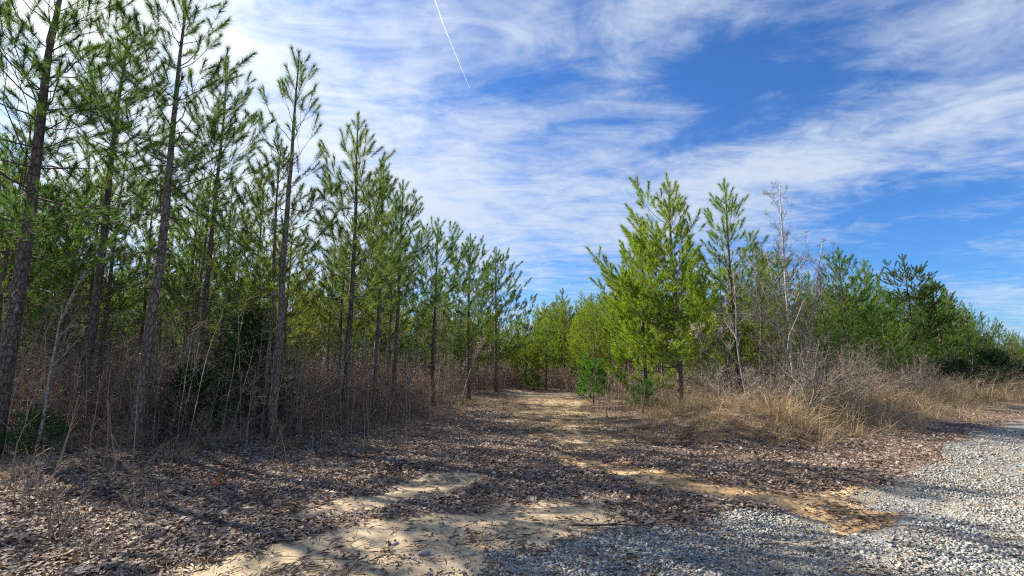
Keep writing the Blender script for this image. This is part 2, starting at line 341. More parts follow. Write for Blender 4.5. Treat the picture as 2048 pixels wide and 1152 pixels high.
rn = b.noise(b.mapping(b.mapping(P, rot=(0, 0, -.68)), (.35, 1.9, 1)), 1.0, 5, .65); gr_col = b.mix(b.mr(rn, .46, .62, 0, .8), gr_col, b.ramp(n_f, [(.3, (.16, .125, .085)), (.7, (.36, .30, .20))]))
bk_col = b.mix(n_f, (.14, .10, .065), (.33, .25, .16))
pt_col = b.ramp(b.math('ADD', b.math('MULTIPLY', n_f, .6), b.math('MULTIPLY', b.noise(b.mapping(P, (.6, 3, 1)), 2.5, 4), .45)), [(.3, (.20, .145, .085)), (.5, (.38, .30, .18)), (.72, (.52, .42, .26))])
def edge(a, k=1.5): return b.mr(b.math('ADD', a, b.math('MULTIPLY', b.math('SUBTRACT', n_f, .5), k)), .30, .70, 0, 1)
col = b.mix(b.math('MULTIPLY', bA, .6), lit_col, bk_col); col = b.mix(edge(pA), col, pt_col); col = b.mix(edge(tA), col, tr_col); col = b.mix(edge(sA, .8), col, b.mix(b.mr(b.noise(b.mapping(P, (1.4, 4, 1), (0, 0, .35)), 3, 6, .7), .55, .72, 0, .45), sand_col, (.20, .15, .105))); col = b.mix(edge(gA), col, gr_col)
hh = b.mix(edge(gA), b.mix(edge(sA), vl.outputs['Distance'], b.math('MULTIPLY', n_f, .4)), b.mr(vge.outputs['Distance'], 0, .12, 0, 1))
l.new(b.bsdf(col, .92, .15, b.bump(b.math('ADD', hh, b.math('MULTIPLY', n_c, .15)), .8, .02)), out.inputs[0]); M_GROUND = m
me = mk_mesh('ground', np.stack([gx, gy, gz2], -1).reshape(-1, 3), GF, M_GROUND, smooth=True, attrs=dict(zip(('gravel', 'sand', 'track', 'path', 'bank'), [a.ravel() for a in gm])))
tag(obj('ground', me), 'clearing of leaf litter, sand and gravel between two stands of pines', kind='structure')

# ---------------------------------------------------------------- plant builders
def needles(sh, per_m, L, w, r, spread=(1.0, .36), droop=.08):
    """sh rows: base(3) dir(3) length -> one thin triangle per needle bundle"""
    sh = np.asarray(sh, float); cnt = np.maximum((sh[:, 6] * per_m).astype(int), 3); I = np.repeat(np.arange(len(sh)), cnt)
    n = len(I); d = sh[I, 3:6]; a, b_ = frame(norm(d)); t = r.random(n) ** .7; t[r.random(n) < .16] = 1
    p = sh[I, :3] + d * (t * sh[I, 6])[:, None]; th = r.random(n) * 2 * math.pi
    ang = spread[0] * (1 - t) + spread[1] * t + r.normal(0, .18, n)
    rad_ = a * np.cos(th)[:, None] + b_ * np.sin(th)[:, None]
    nd = norm(d * np.cos(ang)[:, None] + rad_ * np.sin(ang)[:, None] + np.array([0, 0, -droop])); ln = L * r.uniform(.7, 1.15, n)
    side = norm(np.cross(nd, r.normal(0, 1, (n, 3)))) * (w / 2)
    tip = p + nd * ln[:, None]
    V = np.stack([p - side, p + side, tip], 1).reshape(-1, 3); return V, np.arange(n * 3).reshape(-1, 3)

def pine(seed, H, r0, crown0, R, per_m=130, L=.17, w=.005, spacing=.5, nb=(4, 6), dead=1.0, up0=.35, upt=1.05, sec=.27, wob=.12, side_bias=None, low=0.12, taper=.75, keep=1.0):
    """young loblolly pine: straight stem, yearly whorls of branches, needle tufts at the shoot ends, dead twigs below"""
    r = np.random.default_rng(seed); n = 22; z = np.linspace(0, H, n)
    ox = (fbm(z * .25, z * 0, seed) - .5) * wob * 2 * np.minimum(z / 3, 1); oy = (fbm(z * .25, z * 0, seed + 5) - .5) * wob * 2 * np.minimum(z / 3, 1)
    path = np.stack([ox, oy, z], -1); rr = r0 * (1 - z / H) ** .82 + .008; rr[0] *= 1.4; rr[1] *= 1.05; path[0, 2] = -.25
    T = tube(path, rr, 10)
    def at(zz): return np.array([np.interp(zz, z, ox), np.interp(zz, z, oy), zz])
    seg, dseg, sh = [], [], []
    zz = crown0 * low + min(.5, H * .06); zc = crown0
    while zz < H - min(1.25, H * .3):
        t = (zz - zc) / (H - zc); live = t > 0 or (t > -.12 and r.random() < .3)
        k = r.integers(nb[0], nb[1] + 1); az0 = r.random() * 6.28
        for q in range(k):
            az = az0 + q * 6.283 / k + r.normal(0, .25)
            tt = max(t, 0)
            if live:
                if r.random() > keep: continue
                ln = (R * (1 - tt) ** taper * (.55 + .45 * min(1, tt * 4 + .45)) + .13) * r.uniform(.65, 1.15); el = up0 + (upt - up0) * tt ** .9 + r.normal(0, .1)
                if side_bias is not None: ln *= 1 + side_bias[1] * math.cos(az - side_bias[0])
            else:
                if r.random() > .75 * dead: continue
                ln = R * r.uniform(.25, .85) * (1.0 if zz > zc * .4 else .6); el = r.uniform(-.35, .3)
            base = at(zz + r.normal(0, .05)); hd = np.array([math.cos(az), math.sin(az), 0]); m_ = 6
            s = np.linspace(0, 1, m_ + 1)[:, None]
            if live: curve = hd * math.cos(el) * s * ln + np.array([0, 0, 1.]) * (math.sin(el) * s * ln - .13 * ln * np.sin(s * 3.1) * (1 - tt) + .16 * ln * s ** 3)
            else: curve = hd * s * ln * math.cos(el) + np.array([0, 0, 1.]) * (math.sin(el) * s * ln - .22 * ln * s ** 2)
            curve = curve + np.cumsum(r.normal(0, .022 * ln, (m_ + 1, 3)), 0) * (s > 0); P_ = base + curve
            br = np.linspace(.0085 * ln ** .8 + .004 if live else .003 + .0035 * ln, .0025, m_ + 1)
            for i in range(m_): (seg if live else dseg).append([*P_[i], *P_[i + 1], br[i], br[i + 1]])
            if live:
                dr = norm(P_[-1] - P_[-2]); tl = min(.5, .24 + .16 * ln); sh.append([*(P_[-1] - dr * .05), *dr, tl]); seg.append([*P_[-1], *(P_[-1] + dr * tl), .003, .002])
                u = .34 if tt < .55 else .55; sgn = 1
                if ln < .38: u = 1.0
                while u < .97:
                    f = u * m_; i = min(int(f), m_ - 1); p = P_[i] + (P_[i + 1] - P_[i]) * (f - i); bd = norm(P_[i + 1] - P_[i]); sd = norm(np.cross(bd, [0, 0, 1.])) * sgn
                    sl = ln * (1 - u) * r.uniform(.35, .75) + .1; d1 = norm(bd * .75 + sd * r.uniform(.45, .95) + np.array([0, 0, r.uniform(.0, .5)]))
                    p1 = p + d1 * sl; d2 = norm(d1 + np.array([0, 0, .35]) + r.normal(0, .15, 3)); sl2 = r.uniform(.24, .42)
                    seg.append([*p, *p1, .005, .003]); seg.append([*p1, *(p1 + d2 * sl2), .003, .002]); sh.append([*(p1 - d1 * .04), *d2, sl2])
                    if sl > .28:
                        for e in range(int(sl / .34)):
                            q1 = p + d1 * sl * r.uniform(.35, .9); d3 = norm(d1 + norm(np.cross(d1, [0, 0, 1.])) * r.choice([-1, 1]) * .8 + np.array([0, 0, r.uniform(.1, .5)])); l3 = r.uniform(.2, .38)
                            q2 = q1 + d3 * l3; seg.append([*q1, *q2, .003, .0025]); sh.append([*(q1 + d3 * l3 * .25), *d3, l3 * .95])
                    u += sec / max(ln, .3) * r.uniform(.7, 1.3); sgn = -sgn
            else:
                for e in range(int(2 + ln * 4)):
                    u = r.uniform(.25, 1); f = u * m_ * .999; i = int(f); p = P_[i] + (P_[i + 1] - P_[i]) * (f - i); bd = norm(P_[i + 1] - P_[i])
                    d1 = norm(bd + r.normal(0, .55, 3) * np.array([1, 1, .6])); l1 = r.uniform(.12, .5) * ln ** .5; p1 = p + d1 * l1; dseg.append([*p, *p1, .0035, .0018])
                    if r.random() < .6: d2 = norm(d1 + r.normal(0, .6, 3)); dseg.append([*(p + d1 * l1 * .6), *(p + d1 * l1 * .6 + d2 * l1 * .6), .0025, .0015])
        zz += spacing * r.uniform(.45, 1.1) * (1.0 if live else .8)
    # leader and its candles
    top = at(H); sh.append([*(top - [0, 0, .62]), 0, 0, 1, .62]); seg.append([*(top - [0, 0, .1]), *top, .008, .004])
    for hz, ncand in ((.12, 3), (.55, 4), (1.0, 5)) if H > 3 else ((.1, 4),):
      for q in range(ncand):
        az = q * 6.283 / ncand + hz * 2 + r.normal(0, .3); e = r.uniform(.95, 1.25) - .18 * hz; d = np.array([math.cos(az) * math.cos(e), math.sin(az) * math.cos(e), math.sin(e)]); b0 = at(H - .35 - hz * r.uniform(.85, 1.1)); l_ = r.uniform(.26, .42) + .16 * hz
        seg.append([*b0, *(b0 + d * l_), .006, .003]); sh.append([*(b0 + d * l_ * .2), *d, l_ * .9])
    return T, segs_mesh(seg), segs_mesh(dseg), needles(sh, per_m, L, w, r)
def pine_meshes(name, **k):
    T, S, D, N = pine(**k)
    out_ = {'trunk': mk_mesh('trunk', *T, M_BARK, smooth=True), 'branches': mk_mesh('branches', *S, M_TWIG), 'crown': mk_mesh('crown', *N, M_NEEDLE)}
    if len(D[0]): out_['dead_twigs'] = mk_mesh('dead_twigs', *D, M_TWIG)
    print(name, 'tris', len(T[1]) + len(S[1]) + len(D[1]) + len(N[1])); return out_
def plant_tree(ms, name, label, cat_, loc, rz=0, group=None, scale=1.0, tint=(1, 1, 1), lean=None):
    t = thing(name, label, cat_, (loc[0], loc[1], float(height(loc[0], loc[1]))), rz, group, scale)
    if lean: t.rotation_euler = (lean[0], lean[1], rz)
    for k, me in ms.items():
        o = obj(k, me, t); o.color = tuple(tint) + (1,)
        if k == 'crown' or k == 'branches' or k == 'dead_twigs': pass
    return t

def bare_tree(seed, H, r0, forks=1, levels=4, spread=.55, first=.25, nbr=13, up=.35, lmul=.42, wander=.07, fork_x=0, fork_h=.85):
    """leafless hardwood: stem plus upswept limbs and twigs; returns trunk tubes and twig segments"""
    r = np.random.default_rng(seed); stems, seg = [], []
    def grow(p, d, L, rad0, lev):
        m_ = 7 if lev == 0 else 5 if lev == 1 else 3; pts = [p]; dd = d
        for i in range(m_):
            dd = norm(dd + r.normal(0, wander if lev == 0 else .12 + .07 * lev, 3) + np.array([0, 0, .08 if lev else .0])); pts.append(pts[-1] + dd * L / m_)
        pts = np.array(pts); rs = np.linspace(rad0, max(rad0 * .22, .0028), m_ + 1)
        if lev <= 1 and rad0 > .012: stems.append(tube(pts, rs, 8 if lev == 0 else 5))
        else:
            for i in range(m_): seg.append([*pts[i], *pts[i + 1], rs[i], rs[i + 1]])
        if lev >= levels: return
        k = nbr if lev == 0 else max(3, int(3 + L * 3.2))
        for q in range(k):
            u = r.uniform(first if lev == 0 else .2, .98) if lev else first + (1 - first) * (q + r.random()) / k
            f = u * m_ * .999; i = int(f); bp = pts[i] + (pts[i + 1] - pts[i]) * (f - i); bd = norm(pts[i + 1] - pts[i]); az = r.random() * 6.283
            a, b_ = frame(bd[None]); sd = a[0] * math.cos(az) + b_[0] * math.sin(az); e = spread * r.uniform(.7, 1.5)
            nd = norm(bd * math.cos(e) + sd * math.sin(e) + np.array([0, 0, up * .5]))
            nl = L * (1.08 - u) * lmul * r.uniform(.6, 1.3) if lev == 0 else L * r.uniform(.22, .55) * (1.1 - .5 * u)
            grow(bp, nd, max(nl, .08), max(rs[i] * .55, .002), lev + 1)
    for q in range(forks):
        a = r.random() * 6.28; d0 = norm(np.array([math.cos(a) * .10 * (q > 0) + fork_x * (q > 0), math.sin(a) * .10 * (q > 0), 1.]))
        grow(np.array([.12 * q, .05 * q, -.15]), d0, H * (fork_h if q else 1), r0 * (1 - .2 * q), 0)
    return cat(stems), segs_mesh(seg)

def dense_bush(seed, H, R, n=420, L=.07, w=.012, per_m=170, base=.0, power=.8, shl=.22):
    """cedar and other dense evergreen: short sprays all through a cone"""
    r = np.random.default_rng(seed); seg, sh = [], []
    seg.append([0, 0, -.1, 0, 0, H * .5, .05, .03]); seg.append([0, 0, H * .5, 0, 0, H * .97, .03, .006])
    for q in range(n):
        t = r.random() ** 1.2; z = base + (H - base) * t; az = r.random() * 6.283; lump = .45 + .95 * vnoise(np.array([az * 1.3 + 20]), np.array([z * 2.2]), seed)[0]
        rr = R * (1 - t) ** power * lump * (r.uniform(.45, 1.05) if r.random() < .88 else r.uniform(1.05, 1.4)) + .06; e = .25 + .9 * t; tip = np.array([math.cos(az) * rr, math.sin(az) * rr, z + rr * .35])
        d = norm(np.array([math.cos(az) * math.cos(e), math.sin(az) * math.cos(e), math.sin(e)]) + r.normal(0, .2, 3)); sh.append([*tip, *d, shl * r.uniform(.6, 1.3)])
        if q % 3 == 0: seg.append([0, 0, z, *tip, .01, .003])
        for e_ in range(2): sh.append([*(tip * r.uniform(.55, .95) * [1, 1, 0] + [0, 0, tip[2] * r.uniform(.85, 1.0)]), *norm(d + r.normal(0, .6, 3)), shl * r.uniform(.5, 1.1)])
    return segs_mesh(seg), needles(sh, per_m, L, w, r, (1.1, .5), 0)

LEAFV = np.array([[0, -.5, 0], [.18, -.28, .03], [.12, -.12, .0], [.30, .06, .05], [.15, .2, .0], [.2, .36, .04], [0, .52, .02], [-.2, .36, .05], [-.15, .2, 0], [-.30, .06, .06], [-.12, -.12, 0], [-.18, -.28, .03], [0, 0, -.03]])
LEAFF = np.array([[12, k, (k + 1) % 12] for k in range(12)])
def leaf_shape(k):
    V = LEAFV.copy(); r = np.random.default_rng(50 + k); V *= [r.uniform(.8, 1.25), 1, 1]; V[:12, :2] *= r.uniform(.8, 1.15, (12, 1))
    c = r.uniform(-1.3, 1.9); V[:, 2] += c * V[:, 0] ** 2 * 1.6 + r.uniform(-.5, .9) * V[:, 1] ** 2; V[:, 2] += V[:, 1] * V[:, 0] * r.uniform(-.9, .9); return V
QUADV = np.array([[0, -.5, 0], [.28, 0, .10], [0, .5, 0], [-.28, 0, .10]]); QUADF = np.array([[0, 1, 2], [0, 2, 3]])

def brush(seed, H=1.4, stems=14, R=.45, leaves=60, arch=.6, twig=5, fine=2, sr=.008):
    r = np.random.default_rng(seed); seg, lp = [], []
    for s_ in range(stems):
        a = r.random() * 6.283; rb = R * math.sqrt(r.random()); p = np.array([math.cos(a) * rb, math.sin(a) * rb, -.05]); a2 = a + r.normal(0, .9)
        lean = r.uniform(.05, .5); d = norm(np.array([math.cos(a2) * lean, math.sin(a2) * lean, 1.])); Ls = H * r.uniform(.5, 1.15); m_ = 6; pts = [p]; fall = arch * r.uniform(.2, 1.4) / m_
        for i in range(m_):
            pts.append(pts[-1] + d * Ls / m_); d = norm(d + np.array([math.cos(a2) * fall * 1.2, math.sin(a2) * fall * 1.2, -fall * (i / 2.0)]) + r.normal(0, .07, 3))
        rs = np.linspace(sr, .0028, m_ + 1)
        for i in range(m_): seg.append([*pts[i], *pts[i + 1], rs[i], rs[i + 1]])
        for q in range(twig):
            u = r.uniform(.25, .98) * m_ * .999; i = int(u); bp = pts[i] + (pts[i + 1] - pts[i]) * (u - i); dd = norm(norm(pts[i + 1] - pts[i]) * .7 + r.normal(0, .6, 3) + [0, 0, .2]); tl = r.uniform(.18, .55) * H / 1.4; e = bp + dd * tl
            seg.append([*bp, *e, .0035, .002])
            for f in range(fine):
                u2 = r.uniform(.3, 1); d2 = norm(dd + r.normal(0, .7, 3)); q0 = bp + dd * tl * u2; q1 = q0 + d2 * tl * r.uniform(.25, .6); seg.append([*q0, *q1, .0025, .0014]); lp.append(q1); lp.append((q0 + q1) / 2)
            lp.append(e)
    V, F = segs_mesh(seg); mi = np.zeros(len(F), int)
    if leaves:
        lp = np.array(lp); I = r.integers(0, len(lp), leaves * stems); N = len(I)
        LV, LF = put(QUADV, QUADF, lp[I] + r.normal(0, .03, (N, 3)), rots(r.random(N) * 6.28, r.uniform(-1.4, 1.4, N), r.random(N) * 6.28), r.uniform(.04, .10, N))
        F = np.vstack([F, LF + len(V)]); V = np.vstack([V, LV]); mi = np.concatenate([mi, np.ones(len(LF), int)])
    return V, F, mi
def blades(seed, n=46, H=.8, R=.10, w=.006, arch=.9, lean=.5, m_=3):
    r = np.random.default_rng(seed); a = r.random(n) * 6.283; rb = R * np.sqrt(r.random(n)); p = np.stack([np.cos(a) * rb, np.sin(a) * rb, np.full(n, -.03)], -1)
    a2 = a + r.normal(0, .7, n); ln = H * r.uniform(.4, 1.15, n); le = lean * r.uniform(.1, 1.3, n); d = norm(np.stack([np.cos(a2) * le, np.sin(a2) * le, np.ones(n)], -1))
    side = np.stack([-np.sin(a2), np.cos(a2), np.zeros(n)], -1) * w / 2; side = side + r.normal(0, w * .25, (n, 3)); rows = [p - side, p + side]; ar = arch * r.uniform(0, 1.3, n) / m_
    for i in range(m_):
        p = p + d * (ln / m_)[:, None]; k = 1 - (i + 1) / m_ * .9; d = norm(d + np.stack([np.cos(a2) * ar * 1.3, np.sin(a2) * ar * 1.3, -ar * (i + .6)], -1) + r.normal(0, .08, (n, 3)))
        rows += [p - side * k, p + side * k]
    V = np.stack(rows, 1).reshape(-1, 3); nv = 2 * (m_ + 1); f = []
    for i in range(m_): f += [[2 * i, 2 * i + 1, 2 * i + 3], [2 * i, 2 * i + 3, 2 * i + 2]]
    return V, (np.array(f)[None] + np.arange(n)[:, None, None] * nv).reshape(-1, 3)

_gn = {}
def scatter(name, protos, pos, yaw, scale, idx, label, tilt=None):
    """copies of a few clumps over points (geometry nodes): one uncountable mass"""
    me = bpy.data.meshes.new(name); me.vertices.add(len(pos)); me.vertices.foreach_set('co', np.asarray(pos, np.float32).ravel())
    rot = np.zeros((len(pos), 3), np.float32); rot[:, 2] = yaw
    if tilt is not None: rot[:, :2] = tilt
    a = me.attributes.new('rot', 'FLOAT_VECTOR', 'POINT'); a.data.foreach_set('vector', rot.ravel())
    a = me.attributes.new('scl', 'FLOAT', 'POINT'); a.data.foreach_set('value', np.asarray(scale, np.float32))
    a = me.attributes.new('idx', 'INT', 'POINT'); a.data.foreach_set('value', np.asarray(idx, np.int32))
    key = tuple(p.name for p in protos)
    col = bpy.data.collections.new(name + '_clumps')
    for p_ in protos: o_ = bpy.data.objects.new('clump', p_); o_.color = p_.get('tint', (1, 1, 1, 1)); col.objects.link(o_)
    ng = bpy.data.node_groups.new(name, 'GeometryNodeTree')
    ng.interface.new_socket('Geometry', in_out='INPUT', socket_type='NodeSocketGeometry'); ng.interface.new_socket('Geometry', in_out='OUTPUT', socket_type='NodeSocketGeometry')
    N = ng.nodes; Lk = ng.links; gi = N.new('NodeGroupInput'); go = N.new('NodeGroupOutput'); ip = N.new('GeometryNodeInstanceOnPoints'); ci = N.new('GeometryNodeCollectionInfo')
    ci.inputs[0].default_value = col; ci.inputs['Separate Children'].default_value = True; ci.inputs['Reset Children'].default_value = True
    def na(nm, t): q = N.new('GeometryNodeInputNamedAttribute'); q.data_type = t; q.inputs['Name'].default_value = nm; return [s for s in q.outputs if s.enabled and s.name == 'Attribute'][0]
    er = N.new('FunctionNodeEulerToRotation'); Lk.new(na('rot', 'FLOAT_VECTOR'), er.inputs[0])
    Lk.new(gi.outputs[0], ip.inputs['Points']); Lk.new(ci.outputs[0], ip.inputs['Instance']); ip.inputs['Pick Instance'].default_value = True
    Lk.new(na('idx', 'INT'), ip.inputs['Instance Index']); Lk.new(er.outputs[0], ip.inputs['Rotation']); Lk.new(na('scl', 'FLOAT'), ip.inputs['Scale']); Lk.new(ip.outputs[0], go.inputs[0])
    o = obj(name, me); md = o.modifiers.new('scatter', 'NODES'); md.node_group = ng
    return tag(o, label, kind='stuff')

# ---------------------------------------------------------------- pines that stand out, left side
def base_xy(px, dist): d = ray(px, 730); return np.array([d[0] / d[1] * dist, dist])
def H_for(py, dist): d = ray(CX, py); return CAM_H + d[2] / d[1] * dist
TINT_BACKLIT = (.62, .76, .80)  # backlit silhouette look painted into the needles: darker, bluer tint for left crowns
PL = 'tall slim pines along the front of the left stand'
def hero(label, px, dist, top, r0, crown0, R, seed, tint=TINT_BACKLIT, rz=None, **k):
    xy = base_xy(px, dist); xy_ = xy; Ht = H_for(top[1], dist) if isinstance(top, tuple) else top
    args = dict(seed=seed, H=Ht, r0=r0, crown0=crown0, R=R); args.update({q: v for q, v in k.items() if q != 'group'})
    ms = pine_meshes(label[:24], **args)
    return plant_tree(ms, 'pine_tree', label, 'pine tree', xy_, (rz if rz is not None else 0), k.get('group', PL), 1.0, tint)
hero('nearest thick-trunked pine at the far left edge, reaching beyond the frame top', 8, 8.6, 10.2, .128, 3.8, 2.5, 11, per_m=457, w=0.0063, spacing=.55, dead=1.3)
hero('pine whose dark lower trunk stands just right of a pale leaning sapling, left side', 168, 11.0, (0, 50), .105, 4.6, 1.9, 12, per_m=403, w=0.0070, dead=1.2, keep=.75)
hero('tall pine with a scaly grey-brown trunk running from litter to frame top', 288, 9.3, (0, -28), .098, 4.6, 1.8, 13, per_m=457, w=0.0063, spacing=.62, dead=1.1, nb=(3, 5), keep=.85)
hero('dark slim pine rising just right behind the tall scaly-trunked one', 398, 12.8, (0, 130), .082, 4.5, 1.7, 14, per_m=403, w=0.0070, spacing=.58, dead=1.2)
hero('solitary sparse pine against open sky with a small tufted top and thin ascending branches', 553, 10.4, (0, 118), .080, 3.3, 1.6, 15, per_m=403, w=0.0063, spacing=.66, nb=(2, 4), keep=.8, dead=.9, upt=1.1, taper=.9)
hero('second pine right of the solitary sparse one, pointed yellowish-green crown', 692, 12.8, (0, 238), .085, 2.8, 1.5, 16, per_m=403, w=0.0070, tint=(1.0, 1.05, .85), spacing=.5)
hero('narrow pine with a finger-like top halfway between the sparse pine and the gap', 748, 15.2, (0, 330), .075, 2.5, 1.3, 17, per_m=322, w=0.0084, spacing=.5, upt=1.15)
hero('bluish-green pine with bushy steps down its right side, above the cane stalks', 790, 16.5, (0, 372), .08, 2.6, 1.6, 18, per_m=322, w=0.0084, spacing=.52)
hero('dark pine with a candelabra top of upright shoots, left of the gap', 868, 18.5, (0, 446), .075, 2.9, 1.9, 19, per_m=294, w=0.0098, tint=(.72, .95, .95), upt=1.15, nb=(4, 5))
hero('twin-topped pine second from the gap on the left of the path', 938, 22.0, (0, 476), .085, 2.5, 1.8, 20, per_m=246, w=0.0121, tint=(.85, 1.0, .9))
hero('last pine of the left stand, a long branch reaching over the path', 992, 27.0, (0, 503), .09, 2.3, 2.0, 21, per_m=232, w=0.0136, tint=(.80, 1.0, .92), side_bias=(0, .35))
PR = 'taller pines standing out of the right stand'
YG_SUNLIT = (1.50, 1.45, .66)  # sunlit look put into the needle colour: brighter, yellower tint
hero('large bright yellow-green pine right of the path, crown full almost to the grass', 1358, 16.5, (0, 376), .100, 1.3, 2.35, 31, per_m=403, w=0.0098, tint=YG_SUNLIT, side_bias=(math.pi, .40), spacing=.47, nb=(5, 6), dead=.4, group=PR, taper=.75, keep=.95, sec=.2)
hero('bushy yellow-green pine pressed behind the left shoulder of the large bright pine', 1290, 18.0, (0, 462), .08, 1.0, 1.75, 32, per_m=319, w=0.0121, tint=YG_SUNLIT, spacing=.48, nb=(5, 6), dead=.4, group=PR, taper=.75, keep=.95, sec=.21)
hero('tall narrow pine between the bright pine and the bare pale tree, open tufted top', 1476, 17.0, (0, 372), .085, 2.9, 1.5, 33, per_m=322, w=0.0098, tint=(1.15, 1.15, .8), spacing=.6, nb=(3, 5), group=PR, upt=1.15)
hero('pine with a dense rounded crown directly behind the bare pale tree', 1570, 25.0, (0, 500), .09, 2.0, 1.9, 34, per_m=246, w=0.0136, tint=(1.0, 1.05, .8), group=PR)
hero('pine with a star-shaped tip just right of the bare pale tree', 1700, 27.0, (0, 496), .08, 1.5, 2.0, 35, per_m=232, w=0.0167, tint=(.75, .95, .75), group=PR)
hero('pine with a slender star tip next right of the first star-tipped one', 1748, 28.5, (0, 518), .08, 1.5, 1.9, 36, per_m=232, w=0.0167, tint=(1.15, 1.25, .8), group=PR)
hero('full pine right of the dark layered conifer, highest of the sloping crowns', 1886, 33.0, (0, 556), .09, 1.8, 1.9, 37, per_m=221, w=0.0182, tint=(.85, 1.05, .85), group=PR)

hero('dark layered conifer with flat sprays standing above the right stand', 1832, 32.0, (0, 508), .09, 3.2, 1.7, 38, sec=.15, per_m=348, w=0.0196, L=.11, tint=(.62, .72, .8), group=PR, taper=.45, up0=.1, upt=.5, spacing=.38, nb=(5, 6))
for q, (px, dd, ty) in enumerate(((1775, 31, 562), (1942, 38, 606), (1976, 42, 632), (2028, 46, 664), (1655, 27, 556), (1528, 21, 490))):
    hero(['short spiky pine between the second star-tipped pine and the layered conifer', 'pointed pine on the slope of crowns, second right of the layered conifer', 'pointed pine lower on the slope of crowns near the right frame edge', 'last pointed pine against the sky at the right frame edge',
          'slim pine showing its tip between the tall bare tree and star-tipped pines', 'pine with a pointed tip between the narrow pine and the bare tree'][q], px, dd, (0, ty), .08, 1.2, 1.9, 130 + q, per_m=120, w=.013, tint=(.72 + .08 * q, 1.0, .78), group=PR)
GB_ = 'low green bushy pines by the path'
hero('vivid green bushy low pine on the right side of the path end', 1185, 21.5, 1.8, .03, .05, .62, 51, per_m=230, w=.014, L=.13, tint=(.42, .95, .38), spacing=.2, nb=(5, 7), dead=0, group=GB_, taper=.6, low=0)
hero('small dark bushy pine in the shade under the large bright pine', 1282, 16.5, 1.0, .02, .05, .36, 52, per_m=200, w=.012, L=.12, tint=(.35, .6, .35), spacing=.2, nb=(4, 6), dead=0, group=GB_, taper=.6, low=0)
# shared forms for the crowded rows
print('variants')
MID = [pine_meshes('mid%d' % s, seed=40 + s, H=8.2, r0=.068, crown0=2.6 + .3 * (s % 3), R=1.55 + .15 * (s % 2), per_m=209, w=0.0121, spacing=.56, dead=1.3, nb=(3, 5)) for s in range(4)]
LOWP = [pine_meshes('low%d' % s, seed=60 + s, H=6.5, r0=.060, crown0=1.3, R=1.4, per_m=209, w=0.0152, spacing=.48, dead=.5, nb=(4, 6), taper=.85, keep=.95, sec=.22) for s in range(4)]
FAR = [pine_meshes('far%d' % s, seed=80 + s, H=7.5, r0=.08, crown0=1.9, R=1.8, per_m=97, w=0.0333, spacing=.6, sec=.36, dead=.6, nb=(4, 5), taper=.95) for s in range(3)]

def jitter_grid(x0, x1, y0, y1, s, r):
    xs = np.arange(x0, x1, s); ys = np.arange(y0, y1, s); X, Y = np.meshgrid(xs, ys); X = X + r.uniform(-.42, .42, X.shape) * s; Y = Y + r.uniform(-.42, .42, X.shape) * s
    return X.ravel(), Y.ravel()
taken = [np.array(o.location[:2]) for o in sc.collection.objects if o.type == 'EMPTY']
def clear(x, y, d): return all((x - t[0]) ** 2 + (y - t[1]) ** 2 > d * d for t in taken)
cnt = 0
_rank = {}
def ranked(zone):
    k = _rank[zone] = _rank.get(zone, 0) + 1
    w = ['nearest', 'second nearest', 'third nearest', 'fourth nearest', 'fifth nearest'][k - 1] + ' of the' if k <= 5 else 'one of the farther'
    return w + ' ' + zone, zone
ZLX = [15, 60, 120, 230, 330, 400, 475, 550, 620, 690, 760, 830, 900, 960]
ZL = ['pines cut by the very left frame edge', 'pines hard against the thick trunk at the left edge', 'slender pines behind the thick pine at the left edge', 'pines around the trunk beside the pale leaning sapling', 'pines seen left of the tall scaly trunk', 'pines between the scaly trunk and the dark slim one',
      'pines right of the dark slim trunk', 'pines behind the large dark cedar', 'pines just right of the solitary sparse trunk', 'pines behind the pointed yellowish crown', 'pines under the finger-topped pine',
      'pines above the row of straight canes', 'pines behind the candelabra-topped pine', 'pines behind the twin-topped pine', 'pines beside the left edge of the path']
# left stand
r = np.random.default_rng(101); X, Y = jitter_grid(-46, 1, 9.8, 36, 1.95, r); ins = sdf(WOOD_L, X, Y)
for x, y, i_ in sorted(zip(X, Y, ins), key=lambda q: q[1]):
    if i_ < .5 or not clear(x, y, 1.15) or x < -1.04 * y - 1.5 or cnt > 134: continue
    if y > 20 and r.random() < .30: continue
    s = r.uniform(.80, 1.02) if x < -.25 * y else r.uniform(.70, .92)
    if -.30 * y > x > -.52 * y and y < 24: s *= .86
    if x > -4 - (y - 26) * .0 and y > 24: s = r.uniform(.6, .75)
    zone = ZL[int(np.searchsorted(ZLX, CX + F_PX * x / y))]; lbl, grp = ranked(zone)
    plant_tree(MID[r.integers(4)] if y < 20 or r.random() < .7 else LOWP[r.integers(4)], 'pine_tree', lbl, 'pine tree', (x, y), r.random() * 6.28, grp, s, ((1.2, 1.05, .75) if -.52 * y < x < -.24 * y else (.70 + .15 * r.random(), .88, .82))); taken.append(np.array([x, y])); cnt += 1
print('left', cnt)
# out of frame on the left, for the shade they throw
for x, y in ((-13, 7.4), (-16.5, 8.4), (-20, 7.0)):
    plant_tree(MID[0], 'pine_tree', 'pine of the left stand just beyond the left edge of the view', 'pine tree', (x, y), x, 'pines beyond the left edge', 1.0, TINT_BACKLIT)
